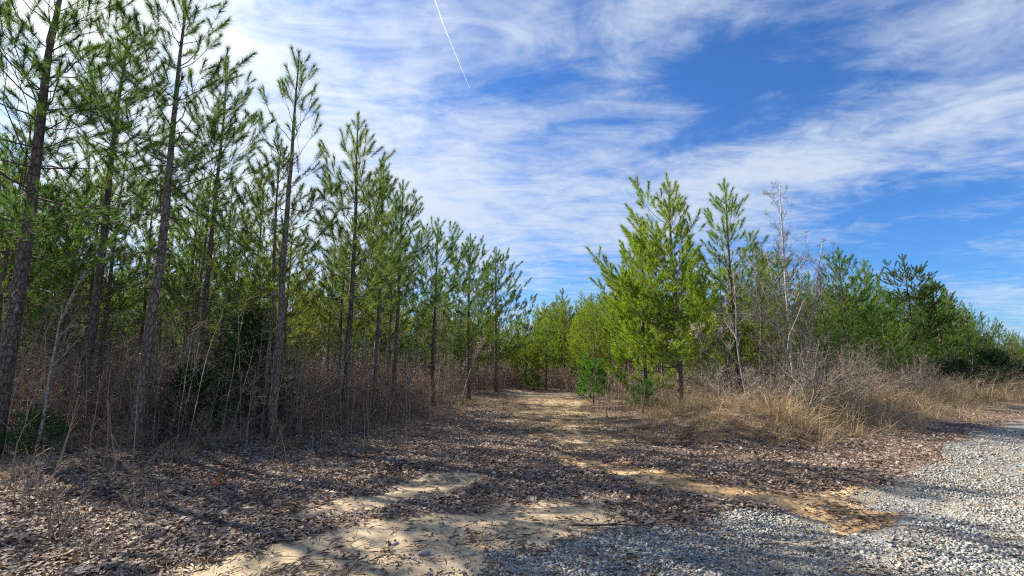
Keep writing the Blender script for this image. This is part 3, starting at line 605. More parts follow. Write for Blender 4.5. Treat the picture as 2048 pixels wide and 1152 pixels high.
# right stand
ZRX = [1150, 1230, 1310, 1400, 1450, 1530, 1620, 1680, 1730, 1790, 1850, 1910, 1960, 2010]
ZR = ['low yellow-green pines farthest up the right side of the path', 'yellow-green pines right above the vivid green bush', 'pines on the left flank of the large bright pine', 'pines showing behind the large bright trunk',
      'pines right of the large bright trunk', 'pines around the tall narrow open-topped pine', 'pines behind the tall bare tree', 'pines just right of the tall bare tree', 'pines below the first star-tipped pine', 'pines below the second star-tipped pine',
      'pines below the dark layered conifer', 'pines right of the dark layered conifer', 'dark pines over the holly-like bush', 'small pines where the crowns slope down at far right', 'last small pines at the right frame edge']
c0 = cnt; r = np.random.default_rng(102); X, Y = jitter_grid(2, 74, 19, 62, 2.35, r); ins = sdf(WOOD_R, X, Y)
for x, y, i_ in sorted(zip(X, Y, ins), key=lambda q: q[2]):
    if i_ < .3 or i_ > 9.5 or not clear(x, y, 1.3) or x > 1.08 * y + 2 or cnt > 256: continue
    px = CX + F_PX * x / y
    top = np.interp(px, [1030, 1100, 1180, 1240, 1300, 1400, 1520, 1600, 1700, 1800, 1900, 1960, 2040, 2100], [632, 600, 562, 530, 500, 525, 500, 550, 550, 575, 585, 628, 682, 700]) + r.uniform(-8, 80)
    s = np.clip(H_for(top, y) * (1 if i_ > 1.5 else .93), 3.0, 9.5)
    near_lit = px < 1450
    tint = (1.45, 1.35, .75) if near_lit else (.75 + .5 * r.random(), .9 + .3 * r.random(), .72)  # crowns near the bright pine get sunlight painted into their tint
    zone = ZR[int(np.searchsorted(ZRX, px))]; zone, grp = ranked(zone)
    use = LOWP[r.integers(4)] if r.random() < .75 else MID[r.integers(4)]; H0 = 6.5 if use in LOWP else 8.2
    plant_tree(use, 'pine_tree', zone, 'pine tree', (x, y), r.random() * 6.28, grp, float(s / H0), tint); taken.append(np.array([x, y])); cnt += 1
print('right', cnt - c0)
# across the far end of the path
c0 = cnt
for x, y in zip(*jitter_grid(-4.5, 8, 33.5, 47, 2.5, r)):
    if not clear(x, y, 1.6) or cnt > 270: continue
    px = CX + F_PX * x / y
    if px < 960 or px > 1230 or (sdf(np.array([G(1005, 782), G(1165, 790), (6, 33), (2, 33)]), x, y) > 0): continue
    s = H_for(np.interp(px, [960, 1060, 1110, 1180, 1230], [600, 632, 608, 572, 560]) + r.uniform(-5, 45), y) / 6.5
    plant_tree(LOWP[r.integers(4)], 'pine_tree', *((lambda q: (q[0], 'pine tree', (x, y), r.random() * 6.28, q[1]))(ranked('young pale pines across the end of the path'))), float(s), (1.45, 1.35, .8)); cnt += 1
print('total crowd', cnt)
# the wood behind, past what can be counted
def joined(ms):
    parts = [(k, me) for k, me in ms.items() if k != 'dead_twigs']; V, F, mi, o_ = [], [], [], 0; mats_ = []
    for q, (k, me) in enumerate(parts):
        v = np.empty(len(me.vertices) * 3, np.float32); me.vertices.foreach_get('co', v); v = v.reshape(-1, 3); f = np.empty(len(me.loops), np.int32); me.loops.foreach_get('vertex_index', f); f = f.reshape(-1, 3)
        V.append(v); F.append(f + o_); o_ += len(v); mi += [q] * len(f); mats_.append(me.materials[0])
    return mk_mesh('far_pine', np.vstack(V), np.vstack(F), mats_, mi)
FARJ = [joined(f) for f in FAR]
for f in FARJ: f['tint'] = (1.0, 1.05, .8, 1)
r = np.random.default_rng(103); X, Y = jitter_grid(-75, 110, 27, 105, 3.0, r); iL, iR = sdf(WOOD_L, X, Y), sdf(WOOD_R, X, Y)
ok = ((iL > 1.5) & (Y > 27) & (Y < 50)) | ((iR > 9.5) & (iR < 30)); ok &= (np.abs(X) < 1.2 * Y + 6); pxs = CX + F_PX * X / Y
tops = np.interp(pxs, [-100, 300, 700, 900, 1000, 1060, 1180, 1300, 1500, 1700, 1900, 1960, 2040, 2100], [600, 600, 600, 600, 625, 655, 640, 620, 620, 635, 655, 680, 705, 712]) + r.uniform(0, 40, len(X))
sc_ = np.array([H_for(t, y) for t, y in zip(tops, Y)]) / 7.5; sc_ = np.clip(sc_, .3, 1.45)
X, Y, sc_ = X[ok], Y[ok], sc_[ok]
scatter('far_pine_wood', FARJ, np.stack([X, Y, height(X, Y)], -1), r.random(len(X)) * 6.28, sc_, r.integers(0, 3, len(X)), 'far mass of pines closing the view behind both stands')
r = np.random.default_rng(104); N_ = 900; a = r.uniform(-1.0, 1.15, N_); d = r.uniform(110, 420, N_); X, Y = np.sin(a) * d, np.cos(a) * d
scatter('distant_tree_line', FARJ, np.stack([X, Y, height(X, Y)], -1), r.random(N_) * 6.28, r.uniform(.9, 1.5, N_), r.integers(0, 2, N_), 'distant tree line low on the horizon')

# ---------------------------------------------------------------- bare hardwoods
M_BEECH = bark_mat('smooth_pale_bark', (.20, .17, .145), (.32, .285, .24), (.50, .46, .39), 6, 9, .3)
M_GREYB = bark_mat('grey_sapling_bark', (.10, .088, .075), (.17, .15, .125), (.30, .265, .22), 6, 8, .4)
def hardwood(label, px, dist, toppy, r0, seed, group=None, name='bare_tree', rz=0, lean=None, bark=None, **k):
    bark = bark or M_GREYB
    xy = base_xy(px, dist); T, S = bare_tree(seed, H_for(toppy, dist) + .1, r0, **k)
    t = thing(name, label, 'bare tree' if name == 'bare_tree' else 'sapling', (xy[0], xy[1], float(height(*xy))), rz, group)
    if lean: t.rotation_euler = (lean[0], lean[1], rz)
    obj('trunk', mk_mesh('trunk', *T, bark, smooth=True), t); obj('twigs', mk_mesh('twigs', *S, M_GREYB if bark is M_BEECH else bark), t); return t
hardwood('tall leafless pale-barked tree with a fine twiggy top against blue sky, right side', 1585, 14.0, 378, .048, 3, bark=M_BEECH, lean=(0, .075), forks=2, fork_x=.22, fork_h=.78, nbr=21, first=.14, levels=4, wander=.025, lmul=.46, spread=.85, up=.5)
hardwood('leafless crooked sapling left of the tall bare tree, leaning right at its top', 1492, 13.2, 560, .032, 8, bark=M_PALE, nbr=9, first=.35, lean=(0, .05), levels=3)
hardwood('short leafless forked tree with curved limbs in the grass right of the tall bare tree', 1600, 12.4, 690, .030, 9, nbr=9, first=.15, levels=3, spread=.9, lmul=.9, name='bare_tree', forks=3, wander=.14)
hardwood('thin pale trunk of a leafless tree behind the dry grass beside the narrow pine', 1462, 15.4, 610, .045, 14, nbr=9, first=.4, levels=3)
hardwood('pale thin sapling leaning right before dark trunks at the far left', 95, 8.6, 545, .028, 21, bark=M_PALE, name='bare_sapling', nbr=7, first=.45, levels=3, lean=(0, .13), spread=.4)
hardwood('bent grey sapling with a kinked stem rising above the straight canes', 812, 13.0, 690, .028, 22, name='bare_sapling', nbr=8, first=.3, levels=3, lean=(0, .06))
hardwood('twiggy leafless shrub-like sapling in front of the dark cedar, left stand', 505, 9.5, 745, .02, 23, name='bare_sapling', nbr=8, first=.3, levels=3, spread=.9, lmul=.7)
GB = 'pale leafless saplings in the left undergrowth'
for q, (px, dd, ty, ln) in enumerate(((235, 10.5, 700, .10), (420, 10.6, 690, -.2), (610, 10.8, 760, .15), (655, 12, 740, -.1), (905, 17, 715, .05))):
    hardwood(['thin bare sapling leaning right behind the cluster of cane stalks', 'thin bare sapling slanting left behind the tall scaly-trunked pine', 'thin bare sapling arching right beside the foot of the sparse pine',
              'thin bare sapling slanting left in brown brush right of the sparse pine', 'thin bare sapling upright among brush near the left edge of the path'][q], px, dd, ty, .018, 70 + q, GB, 'bare_sapling', nbr=9, first=.25, levels=3, lean=(0, ln), spread=.8, lmul=.6, rz=q)
GR = 'pale leafless saplings in the right thicket'
for q, (px, dd, ty) in enumerate(((1405, 15.5, 690), (1535, 15, 650), (1640, 15.5, 655), (1700, 18, 700), (1760, 20, 690), (1830, 24, 700))):
    hardwood(['bare sapling between the bright pine trunk and the crooked sapling', 'bare sapling close on the left side of the tall bare tree', 'bare sapling with spreading limbs on the right of the tall bare tree',
              'bare sapling in the grey thicket under the star-tipped pines', 'bare sapling in the middle of the grey thicket, right side', 'bare sapling at the right end of the grey thicket'][q], px, dd, ty, .022, 90 + q, GR, 'bare_sapling', nbr=13, first=.15, levels=3, spread=.9, lmul=.75, rz=q, forks=2)

GT = 'arching pale limbs at the front of the right thicket'
for q, (px, dd, ty) in enumerate(((1440, 13.5, 730), (1520, 13.8, 735), (1562, 13.0, 745), (1625, 14.5, 735), (1668, 15.5, 730), (1715, 16, 735), (1790, 19, 735), (1850, 22, 735))):
    hardwood('%s of the arching pale bushes along the front of the right thicket' % ['leftmost', 'second', 'third', 'fourth', 'fifth', 'sixth', 'seventh', 'rightmost'][q], px, dd, ty, .020, 140 + q, GT, 'bare_bush', nbr=7, first=.1, levels=3, spread=1.1, lmul=1.0, rz=q, forks=3, fork_x=.5 * (-1) ** q, fork_h=1.0, wander=.2, up=.1, bark=M_PALE)

# pale blossom / dead leaf cluster and redbud
def blossom_tree(label, px, dist, toppy, seed, stops, nb, size, name):
    xy = base_xy(px, dist); r = np.random.default_rng(seed); Ht = H_for(toppy, dist); T, S = bare_tree(seed, Ht, .03, nbr=10, first=.45, levels=3, spread=.9, lmul=.6)
    t = thing(name, label, 'flowering tree' if name == 'redbud_tree' else 'bare tree', (xy[0], xy[1], float(height(*xy))))
    obj('trunk', mk_mesh('trunk', *T, M_PALE, smooth=True), t); obj('twigs', mk_mesh('twigs', *S, M_PALE), t)
    P_ = S[0][r.integers(0, len(S[0]), nb)]; P_ = P_[P_[:, 2] > Ht * .55]; N = len(P_)
    V, F = put(QUADV, QUADF, P_ + r.normal(0, .02, (N, 3)), rots(r.random(N) * 6.28, r.uniform(-1.4, 1.4, N), r.random(N) * 6.28), r.uniform(.6, 1.2, N) * size)
    obj('blossoms' if name == 'redbud_tree' else 'leaves', mk_mesh('blossoms', V, F, leafy_mat(name + '_petals', stops, .4, tcol=(1, 1, 1))), t)
blossom_tree('small bare tree holding a cloud of pale dried leaves right of the bright pine', 1440, 14.8, 600, 5, [(0, (.30, .24, .20)), (.5, (.48, .42, .37)), (1, (.62, .57, .52))], 1500, .06, 'pale_leaved_tree')
blossom_tree('redbud with sprigs of magenta-pink blossom at the left edge of the path', 925, 19.5, 665, 6, [(0, (.35, .10, .28)), (1, (.55, .24, .48))], 260, .05, 'redbud_tree')
blossom_tree('faint pinkish budding redbud behind the candelabra-topped pine', 880, 20.5, 610, 7, [(0, (.24, .12, .17)), (1, (.36, .23, .28))], 320, .05, 'redbud_tree')

# ---------------------------------------------------------------- evergreens near the ground
def bush(name, label, cat_, px, dist, H, R, seed, m_, tint=(1, 1, 1), **k):
    xy = base_xy(px, dist); S, N = dense_bush(seed, H, R, **k); t = thing(name, label, cat_, (xy[0], xy[1], float(height(*xy))))
    obj('stem', mk_mesh('stem', *S, M_TWIG), t); o = obj('foliage', mk_mesh('foliage', *N, m_), t); o.color = tuple(tint) + (1,)
bush('cedar_tree', 'large dark green cedar left of the sparse pine, inside the undergrowth', 'cedar', 492, 11.6, 2.6, 1.15, 1, M_CEDAR, n=520, tint=(1.4, 1.5, 1.1), per_m=130, w=.014)
bush('cedar_shrub', 'low dark green cedar right of the tall scaly-trunked pine', 'cedar', 392, 10.3, 1.25, .55, 2, M_CEDAR, n=240, tint=(1.3, 1.5, 1))
bush('cedar_shrub', 'low bluish cedar half hidden by leaning canes at far left', 'cedar', 92, 8.7, .6, .40, 3, M_CEDAR, n=90, tint=(1.6, 2.0, 1.8), per_m=90)
bush('evergreen_bush', 'dark green holly-like bush at the foot of the far right stand', 'bush', 1905, 25, 1.5, 1.5, 6, M_CEDAR, n=360, tint=(1, 1.1, 1), w=.02, L=.1, per_m=110, power=.5)
bush('evergreen_bush', 'dark green bush at the right frame edge behind the litter', 'bush', 1985, 29, 2.0, 1.7, 7, M_CEDAR, n=360, tint=(.8, 1.1, 1), w=.022, L=.1, per_m=110, power=.5)
bush('evergreen_bush', 'yellowish weed bush in the sunny end of the path', 'bush', 1068, 31, .95, .8, 8, M_GREEN, n=120, tint=(.9, .8, .5), w=.02, L=.1, per_m=60, power=.7)

# ---------------------------------------------------------------- brush, grass and canes
BR_L = []
for s in range(5):
    V, F, mi = brush(200 + s, 1.9, 13, .6, leaves=16, arch=.7); me = mk_mesh('brush_clump', V, F, [M_BRUSH, M_DEADLEAF], mi); BR_L.append(me)
BR_R = []
for s in range(4):
    V, F, mi = brush(220 + s, 2.0, 11, .7, leaves=3, arch=1.3, twig=6, fine=3, sr=.014); BR_R.append(mk_mesh('brush_clump', V, F, [M_BRUSH, M_DEADLEAF], mi))
def fill(poly, n, seed, dens=None, minx=None, dec=8.0):
    """random ground points inside a polygon, thinner with distance"""
    r = np.random.default_rng(seed); P_ = np.asarray(poly); lo, hi = P_.min(0), P_.max(0); X, Y = r.uniform(lo[0], hi[0], n), r.uniform(lo[1], hi[1], n)
    k = (sdf(poly, X, Y) > 0) & (np.abs(X) < 1.15 * Y + 2) & (r.random(n) < np.minimum(1, (dec / np.maximum(Y, 1)) ** 1.2))
    if dens is not None: k &= r.random(n) < dens(X, Y)
    return X[k], Y[k], r
LP = np.array([(-34, 8.4), (-8.5, 8.3), (-6.2, 8.9), (-4.4, 9.8), (-3.2, 13), (-2.2, 18), (-.6, 26), (1.0, 34), (1.0, 40), (-38, 40), (-38, 8.4)])
X, Y, r = fill(LP, 9000, 301, dec=14)
k = r.random(len(X)) < .25 + .85 * sstep(.36, .6, fbm(X * .55, Y * .55, 66)); X, Y = X[k], Y[k]; d_in = sdf(LP, X, Y)
scl = r.uniform(.35, 1.0, len(X)) * (.32 + .52 * sstep(0, 1.8, d_in)) * (.55 + .95 * fbm(X * .8, Y * .8, 67))
scatter('brown_undergrowth', BR_L, np.stack([X, Y, height(X, Y)], -1), r.random(len(X)) * 6.28, scl, r.integers(0, 5, len(X)), 'tangled brown brush with dead leaves filling the foot of the left stand')
print('brush L', len(X))
def thin_stems(seed, n, H, R):
    r = np.random.default_rng(seed); seg = []
    for q in range(n):
        a = r.random() * 6.28; rb = R * math.sqrt(r.random()); p = np.array([math.cos(a) * rb, math.sin(a) * rb, -.05]); d = norm(np.array([r.normal(0, .09), r.normal(0, .09), 1.])); L_ = H * r.uniform(.5, 1.1); pts = [p]
        for i in range(7): pts.append(pts[-1] + d * L_ / 7); d = norm(d + r.normal(0, .045, 3))
        rs = np.linspace(.0085, .003, 8)
        for i in range(7): seg.append([*pts[i], *pts[i + 1], rs[i], rs[i + 1]])
        for e in range(9):
            u = r.uniform(1.5, 6.9); i = int(u); bp = pts[i] + (pts[i + 1] - pts[i]) * (u - i); dd = norm(np.array([r.normal(0, .7), r.normal(0, .7), r.uniform(.2, .9)])); tl = r.uniform(.15, .6); seg.append([*bp, *(bp + dd * tl), .0035, .0018])
            seg.append([*(bp + dd * tl * .5), *(bp + dd * tl * .5 + norm(dd + r.normal(0, .5, 3)) * tl * .5), .0025, .0015])
    return segs_mesh(seg)
STM = [mk_mesh('thin_stems', *thin_stems(240 + s, 4, 2.9, .6), M_BRUSH) for s in range(5)]
X, Y, r2 = fill(LP, 2600, 311, dec=13); ds = sdf(LP, X, Y); kk = ds > .15; X, Y = X[kk], Y[kk]
scatter('thin_dead_stems', STM, np.stack([X, Y, height(X, Y)], -1), r2.random(len(X)) * 6.28, r2.uniform(.5, 1.15, len(X)), r2.integers(0, 5, len(X)), 'thin dead upright stems and saplings crowding the left stand')
print('stems', len(X))
RP = np.array([(4.6, 24), (6.6, 19.5), (8, 17.4), (11, 16.8), (15, 18.5), (22, 24), (32, 32), (60, 55), (62, 62), (24, 40), (5, 40), (2.6, 33)])
X, Y, r = fill(RP, 4600, 302, dec=22); d_in = sdf(RP, X, Y)
scatter('grey_thicket', BR_R, np.stack([X, Y, height(X, Y)], -1), r.random(len(X)) * 6.28, r.uniform(.45, 1.1, len(X)) * np.where(X > 14, .75, 1), r.integers(0, 4, len(X)), 'grey leafless thicket under the pines of the right stand')
print('brush R', len(X))
X, Y, r2 = fill(RP, 1300, 312, dec=20)
scatter('thicket_stems', STM, np.stack([X, Y, height(X, Y)], -1), r2.random(len(X)) * 6.28, r2.uniform(.5, 1.1, len(X)), r2.integers(0, 5, len(X)), 'thin upright grey stems in the thicket under the right stand')
RP2 = np.array([(1.0, 33.5), (3.2, 32.5), (6.5, 31), (9, 45), (-3, 45), (-1.6, 34)]); X, Y, r = fill(RP2, 500, 303, dec=40)
scatter('path_end_brush', BR_L, np.stack([X, Y, height(X, Y)], -1), r.random(len(X)) * 6.28, r.uniform(.4, .9, len(X)), r.integers(0, 5, len(X)), 'sunlit rusty brush under the young pines at the end of the path')

GRS = [mk_mesh('grass_clump', *blades(400 + s, 46, 1.1, .2, .0085, 1.0, .9), M_STRAW) for s in range(4)]
GRL = [mk_mesh('grass_clump', *blades(420 + s, 50, .95, .3, .0085, 1.9, 1.8), M_STRAW) for s in range(4)]
X, Y, r = fill(BANK, 24000, 304, dens=lambda x, y: .18 + .82 * sstep(.1, 2.6, sdf(BANK, x, y)), dec=13)
d_in = sdf(BANK, X, Y); N = len(X)
scatter('dry_grass_bank', GRS + GRL, np.stack([X, Y, height(X, Y)], -1), r.random(N) * 6.28, np.where(r.random(N) < .15, r.uniform(1.0, 1.4, N), r.uniform(.4, .95, N)) * (.55 + .55 * sstep(0, 2.2, d_in)) * (.6 + .8 * fbm(X * .7, Y * .7, 72)), r.integers(0, 8, N), 'straw-coloured matted dry grass on the bank right of the path')
print('grass R', N)
# thin dry grass along the foot of the left stand, along the path and on the mound
FR = np.array([(-12, 6.8), (-6.4, 7.2), (-3.6, 8.6), (-2.4, 12), (-.6, 20), (1.0, 31), (-.2, 31), (-3.6, 20), (-5, 12), (-6.4, 9.8), (-12, 9.2)])
X, Y, r = fill(FR, 2600, 305, dens=lambda x, y: .12 + .8 * sstep(.45, .6, fbm(x * 1.2, y * 1.2, 60)), dec=14); N = len(X)
scatter('dry_grass_fringe', GRS + GRL, np.stack([X, Y, height(X, Y)], -1), r.random(N) * 6.28, r.uniform(.15, .5, N), r.integers(0, 8, N), 'thin pale dry grass along the foot of the left stand')
PH = np.vstack([PG((1000, 795), (1190, 800), (1240, 850), (1330, 885), (1250, 900), (1080, 890), (1030, 850))]); X, Y, r = fill(PH, 2600, 306, dec=20); N = len(X)
scatter('path_grass', GRL, np.stack([X, Y, height(X, Y)], -1), r.random(N) * 6.28, r.uniform(.08, .22, N), r.integers(0, 4, N), 'short trodden straw grass on the path')
r = np.random.default_rng(307); N = 260; a = r.random(N) * 6.28; q = np.sqrt(r.random(N)) * 1.5; c = (MOUND1 + MOUND2) / 2; X = c[0] + np.cos(a) * q * 1.3; Y = c[1] + np.sin(a) * q
scatter('mound_grass', GRL + GRS, np.stack([X, Y, height(X, Y)], -1), r.random(N) * 6.28, r.uniform(.2, .42, N), r.integers(0, 8, N), 'fine grey-brown dry grass covering the low mound')

ORD = ['leftmost', 'second from the left', 'third from the left', 'fourth from the left', 'fifth from the left', 'sixth from the left', 'seventh from the left', 'eighth from the left', 'ninth from the left', 'tenth from the left', 'eleventh from the left', 'twelfth from the left', 'thirteenth from the left', 'fourteenth from the left']
RORD = ['rightmost'] + [o.replace('left', 'right') for o in ORD[1:]]
def stalk(label, px, py, tx, ty, rr=.006, group=None, name='dry_stalk', branch=0, seed=0, dy=0.0, mt=None):
    """a cane from its foot (pixel on the ground) to its tip at the same distance"""
    r = np.random.default_rng(seed + int(px)); g0 = G(px, py); z0 = float(height(*g0)); D = g0[1] + dy; dt = ray(tx, ty); k = D / dt[1]
    tip = np.array([dt[0] * k - g0[0], dy, CAM_H + dt[2] * k - z0]); s = np.linspace(0, 1, 9)[:, None]; bow = norm(np.cross(tip, [0, 1., 0])) * .05 * np.linalg.norm(tip)
    P_ = s * tip + np.sin(s * 3.14) * bow * r.uniform(-1, 1) + np.cumsum(r.normal(0, .008, (9, 3)), 0) * (s > 0); P_[0, 2] = -.06
    t = thing(name, label, 'dry stalk', (g0[0], g0[1], z0), 0, group)
    mm = mt or M_STRAW
    obj('stem', mk_mesh('stem', *tube(P_, np.linspace(rr, rr * .35, 9), 5), mm, smooth=True), t)
    if branch:
        sg = []
        for b_ in range(branch):
            u = r.uniform(.45, .97) * 8; i = int(u); p = P_[i] + (P_[i + 1 if i < 8 else 8] - P_[i]) * (u - i); d = norm(norm(tip) + r.normal(0, .5, 3)); e = p + d * r.uniform(.08, .3); sg.append([*p, *e, rr * .35, rr * .15])
        obj('side_twigs', mk_mesh('side_twigs', *segs_mesh(sg), mm), t)
ST = 'pale dry canes in front of the left stand'
for q, (lb, a) in enumerate((
    ('longest whitish cane leaning right at the lower left, foot in the bottom-left litter', (70, 1050, 150, 790)), ('thin cane crossing behind the longest whitish one, lower left', (20, 985, 60, 800)),
    ('cane curving up to the right over the bluish cedar', (112, 960, 165, 800)), ('yellowish upright cane, left one of the tall close pair', (180, 992, 208, 742)), ('yellowish upright cane, right one of the tall close pair', (203, 985, 216, 738)),
    ('thin cane leaning left just right of the tall close pair', (232, 960, 205, 800)), ('tan cane standing close left of the tall scaly-trunked pine', (258, 978, 274, 752)), ('cane bent across the foot of the tall scaly-trunked pine', (285, 975, 225, 870)),
    ('grey cane fallen across the litter at the tall pine foot, slanting right', (268, 965, 345, 885)), ('short yellowish cane stub right of the tall scaly-trunked pine', (335, 968, 346, 898)),
    ('pale forked cane at the foot of the sparse pine', (575, 955, 560, 826)), ('leaning cane beside the forked one, right of the sparse pine', (543, 935, 566, 850)))):
    stalk(lb, *a, rr=.0085, group=ST, branch=5, seed=q)
ST2 = 'straight canes standing in the brush left of the path'
for q, a in enumerate(sorted(((620, 915, 624, 850), (706, 905, 712, 760), (722, 925, 724, 790), (760, 905, 782, 745), (795, 905, 803, 780), (815, 892, 816, 700), (822, 895, 828, 770), (866, 880, 868, 745), (877, 882, 880, 735), (893, 870, 896, 770), (640, 905, 648, 800), (680, 900, 676, 780), (910, 862, 918, 790), (736, 900, 730, 800)))):
    stalk(('%s of the canes in the brush left of the path' % ORD[q]), *a, rr=.0075, group=ST2, branch=2, seed=30 + q)
ST3 = 'straight canes beside the green bush right of the path'
r = np.random.default_rng(88)
for q in range(26):
    px = 1195 + q * 3.6 + r.uniform(-1.6, 1.6); stalk(('%s of the straight stalks in the row beside the green bush' % (ORD[q] if q < 14 else RORD[26 - q - 1])), px, r.uniform(815, 838), px + r.uniform(-6, 8), r.uniform(745, 790), rr=.009, group=ST3, branch=2, seed=60 + q)
ST4 = 'pale bent stems in the right grass bank'
for q, a in enumerate(sorted(((1300, 868, 1282, 800), (1345, 850, 1300, 800), (1420, 835, 1400, 740), (1480, 850, 1468, 760), (1500, 850, 1506, 720), (1610, 870, 1580, 780), (1655, 880, 1700, 800), (1720, 880, 1660, 810), (1560, 860, 1540, 750), (1750, 850, 1745, 770), (1800, 860, 1765, 800), (1380, 868, 1340, 830), (1640, 905, 1600, 850)))):
    stalk(('%s of the pale bent stems in the grass bank' % ORD[q]), *a, rr=.009, group=ST4, branch=6, seed=100 + q, mt=M_BRUSH)

# ---------------------------------------------------------------- litter, stones, twigs
def polar(n, r0, r1, p, seed, amax=.98):
    r = np.random.default_rng(seed); u = r.random(n)
    q = (r0 ** (2 - p) + u * (r1 ** (2 - p) - r0 ** (2 - p))) ** (1 / (2 - p)) if p != 2 else r0 * (r1 / r0) ** u
    a = r.uniform(-amax, amax, n); return np.sin(a) * q, np.cos(a) * q, q, r
X, Y, Q, r = polar(700000, 3.4, 24, 1.65, 500); g, sa, tr, pa, bk = masks(X, Y)
cl = fbm(X * 1.3, Y * 1.3, 70); den = (1 - g) * (1 - .97 * np.maximum(sa, tr)) * (1 - .88 * pa) * (1 - .7 * bk) * (.35 + .65 * sstep(.3, .6, cl)) + .05 * (1 - g) * sstep(.55, .75, fbm(X * 3, Y * 3, 74)) + .03 * g * (vnoise(X * .9, Y * .9, 77) > .62)
ins_l = sdf(LP, X, Y); den *= np.where(ins_l > 1.0, .35, 1)
k = r.random(len(X)) < den * .50; X, Y, Q = X[k], Y[k], Q[k]; N = len(X); print('leaves', N)
parts = []; near = Q < 5.2
for s in range(6):
    kk = (np.arange(N) % 6 == s) & near; n_ = kk.sum()
    parts.append(put(leaf_shape(s), LEAFF, np.stack([X[kk], Y[kk], height(X[kk], Y[kk]) + r.uniform(.004, .03, n_)], -1), rots(r.random(n_) * 6.28, r.normal(0, .48, n_), r.random(n_) * 6.28), np.clip(r.lognormal(-3.32, .42, n_), .015, .08)))
kk = ~near; n_ = kk.sum()
parts.append(put(QUADV * [1.3, 1, 1.4], QUADF, np.stack([X[kk], Y[kk], height(X[kk], Y[kk]) + r.uniform(.004, .035, n_)], -1), rots(r.random(n_) * 6.28, r.normal(0, .45, n_), r.random(n_) * 6.28), np.clip(r.lognormal(-3.1, .38, n_), .025, .09)))
M_LITTER = leafy_mat('leaf_litter', [(0, (.07, .053, .046)), (.4, (.20, .158, .135)), (.75, (.35, .288, .243)), (.93, (.52, .44, .365)), (1, (.66, .58, .48))], .12, .75, .15, use_obj=False, tcol=(1.2, .9, .6), big=.25)
V, F = cat(parts); tag(obj('leaf_litter', mk_mesh('leaf_litter', V, F, M_LITTER)), 'purplish-brown fallen oak leaves carpeting the clearing', kind='stuff')
# stones of the gravel road
def ico():
    t = (1 + 5 ** .5) / 2; V = np.array([[-1, t, 0], [1, t, 0], [-1, -t, 0], [1, -t, 0], [0, -1, t], [0, 1, t], [0, -1, -t], [0, 1, -t], [t, 0, -1], [t, 0, 1], [-t, 0, -1], [-t, 0, 1]]) / 1.9
    F = np.array([[0, 11, 5], [0, 5, 1], [0, 1, 7], [0, 7, 10], [0, 10, 11], [1, 5, 9], [5, 11, 4], [11, 10, 2], [10, 7, 6], [7, 1, 8], [3, 9, 4], [3, 4, 2], [3, 2, 6], [3, 6, 8], [3, 8, 9], [4, 9, 5], [2, 4, 11], [6, 2, 10], [8, 6, 7], [9, 8, 1]]); return V, F
IV, IF_ = ico()
CV = np.array([[x, y, z] for z in (-.75, .75) for y in (-.8, .8) for x in (-.8, .8)]); CF = np.array([[0, 2, 3], [0, 3, 1], [4, 5, 7], [4, 7, 6], [0, 1, 5], [0, 5, 4], [2, 6, 7], [2, 7, 3], [0, 4, 6], [0, 6, 2], [1, 3, 7], [1, 7, 5]])
X, Y, Q, r = polar(360000, 3.3, 18, 2.1, 501); g = masks(X, Y); ru, rv = X * .777 + Y * .629, -X * .629 + Y * .777; vs_ = fbm(ru * .35, rv * 1.9, 90)
dirt = sstep(.50, .62, vs_) * .80
den = g[0] * (1 - .9 * g[2]) * (1 - dirt) + .006 * g[1] + .05 * g[2] * (vs_ > .55)
k = r.random(len(X)) < den; X, Y, Q = X[k], Y[k], Q[k]; N = len(X); parts = []; print('stones', N)
for s in range(12):
    kk = np.arange(N) % 12 == s; n_ = kk.sum(); rs = np.random.default_rng(600 + s); PV = CV * rs.uniform(.75, 1.2, (8, 1)) + rs.normal(0, .22, (8, 3))
    sz = np.clip(r.lognormal(-.12, .40, n_), .35, 2.1) * .0083 * (1 + .02 * Q[kk]); sc3 = np.stack([sz * r.uniform(.8, 1.35, n_), sz * r.uniform(.75, 1.1, n_), sz * r.uniform(.4, .75, n_)], -1)
    parts.append(put(PV, CF, np.stack([X[kk], Y[kk], height(X[kk], Y[kk]) + sz * .3 + .004], -1), rots(r.random(n_) * 6.28, r.normal(0, .25, n_), r.random(n_) * 6.28), sc3))
m, nt, n, l, out = mat('gravel_stone'); b = NB(nt)
c = b.ramp(b.island(), [(0, (.14, .14, .135)), (.3, (.22, .227, .225)), (.7, (.31, .317, .305)), (1, (.46, .46, .425))]); c = b.mix(b.mr(b.noise(b.pos(), 1.1, 4), .5, .7, 0, .35), c, (.42, .35, .24))
l.new(b.bsdf(c, .8, .3), out.inputs[0]); M_STONE = m
V, F = cat(parts); tag(obj('gravel_stones', mk_mesh('gravel_stones', V, F, M_STONE)), 'crushed pale blue-grey stones covering the road at right', kind='stuff')
# pine straw and crumbs on the sand and leaves
X, Y, Q, r = polar(90000, 3.3, 16, 1.7, 502); g = masks(X, Y); patch = sstep(.45, .62, fbm(X * 2, Y * 2, 95))
k = r.random(len(X)) < (.14 + .6 * patch) * (1 - .8 * g[0]) * (1 - .65 * g[1]); X, Y = X[k], Y[k]; N = len(X)
TV = np.array([[-.5, -.02, 0], [-.5, .02, 0], [0, .05, .06], [.5, -.02, 0]]); TF = np.array([[0, 2, 1], [0, 3, 2]])
V, F = put(TV, TF, np.stack([X, Y, height(X, Y) + r.uniform(.004, .02, N)], -1), rots(r.random(N) * 6.28, r.normal(0, .12, N), r.random(N) * 6.28), np.stack([r.uniform(.06, .17, N), np.full(N, .09), np.full(N, .2)], -1))
M_STRAWN = leafy_mat('pine_straw', [(0, (.06, .038, .028)), (.6, (.17, .11, .075)), (1, (.32, .23, .15))], .1, use_obj=False)
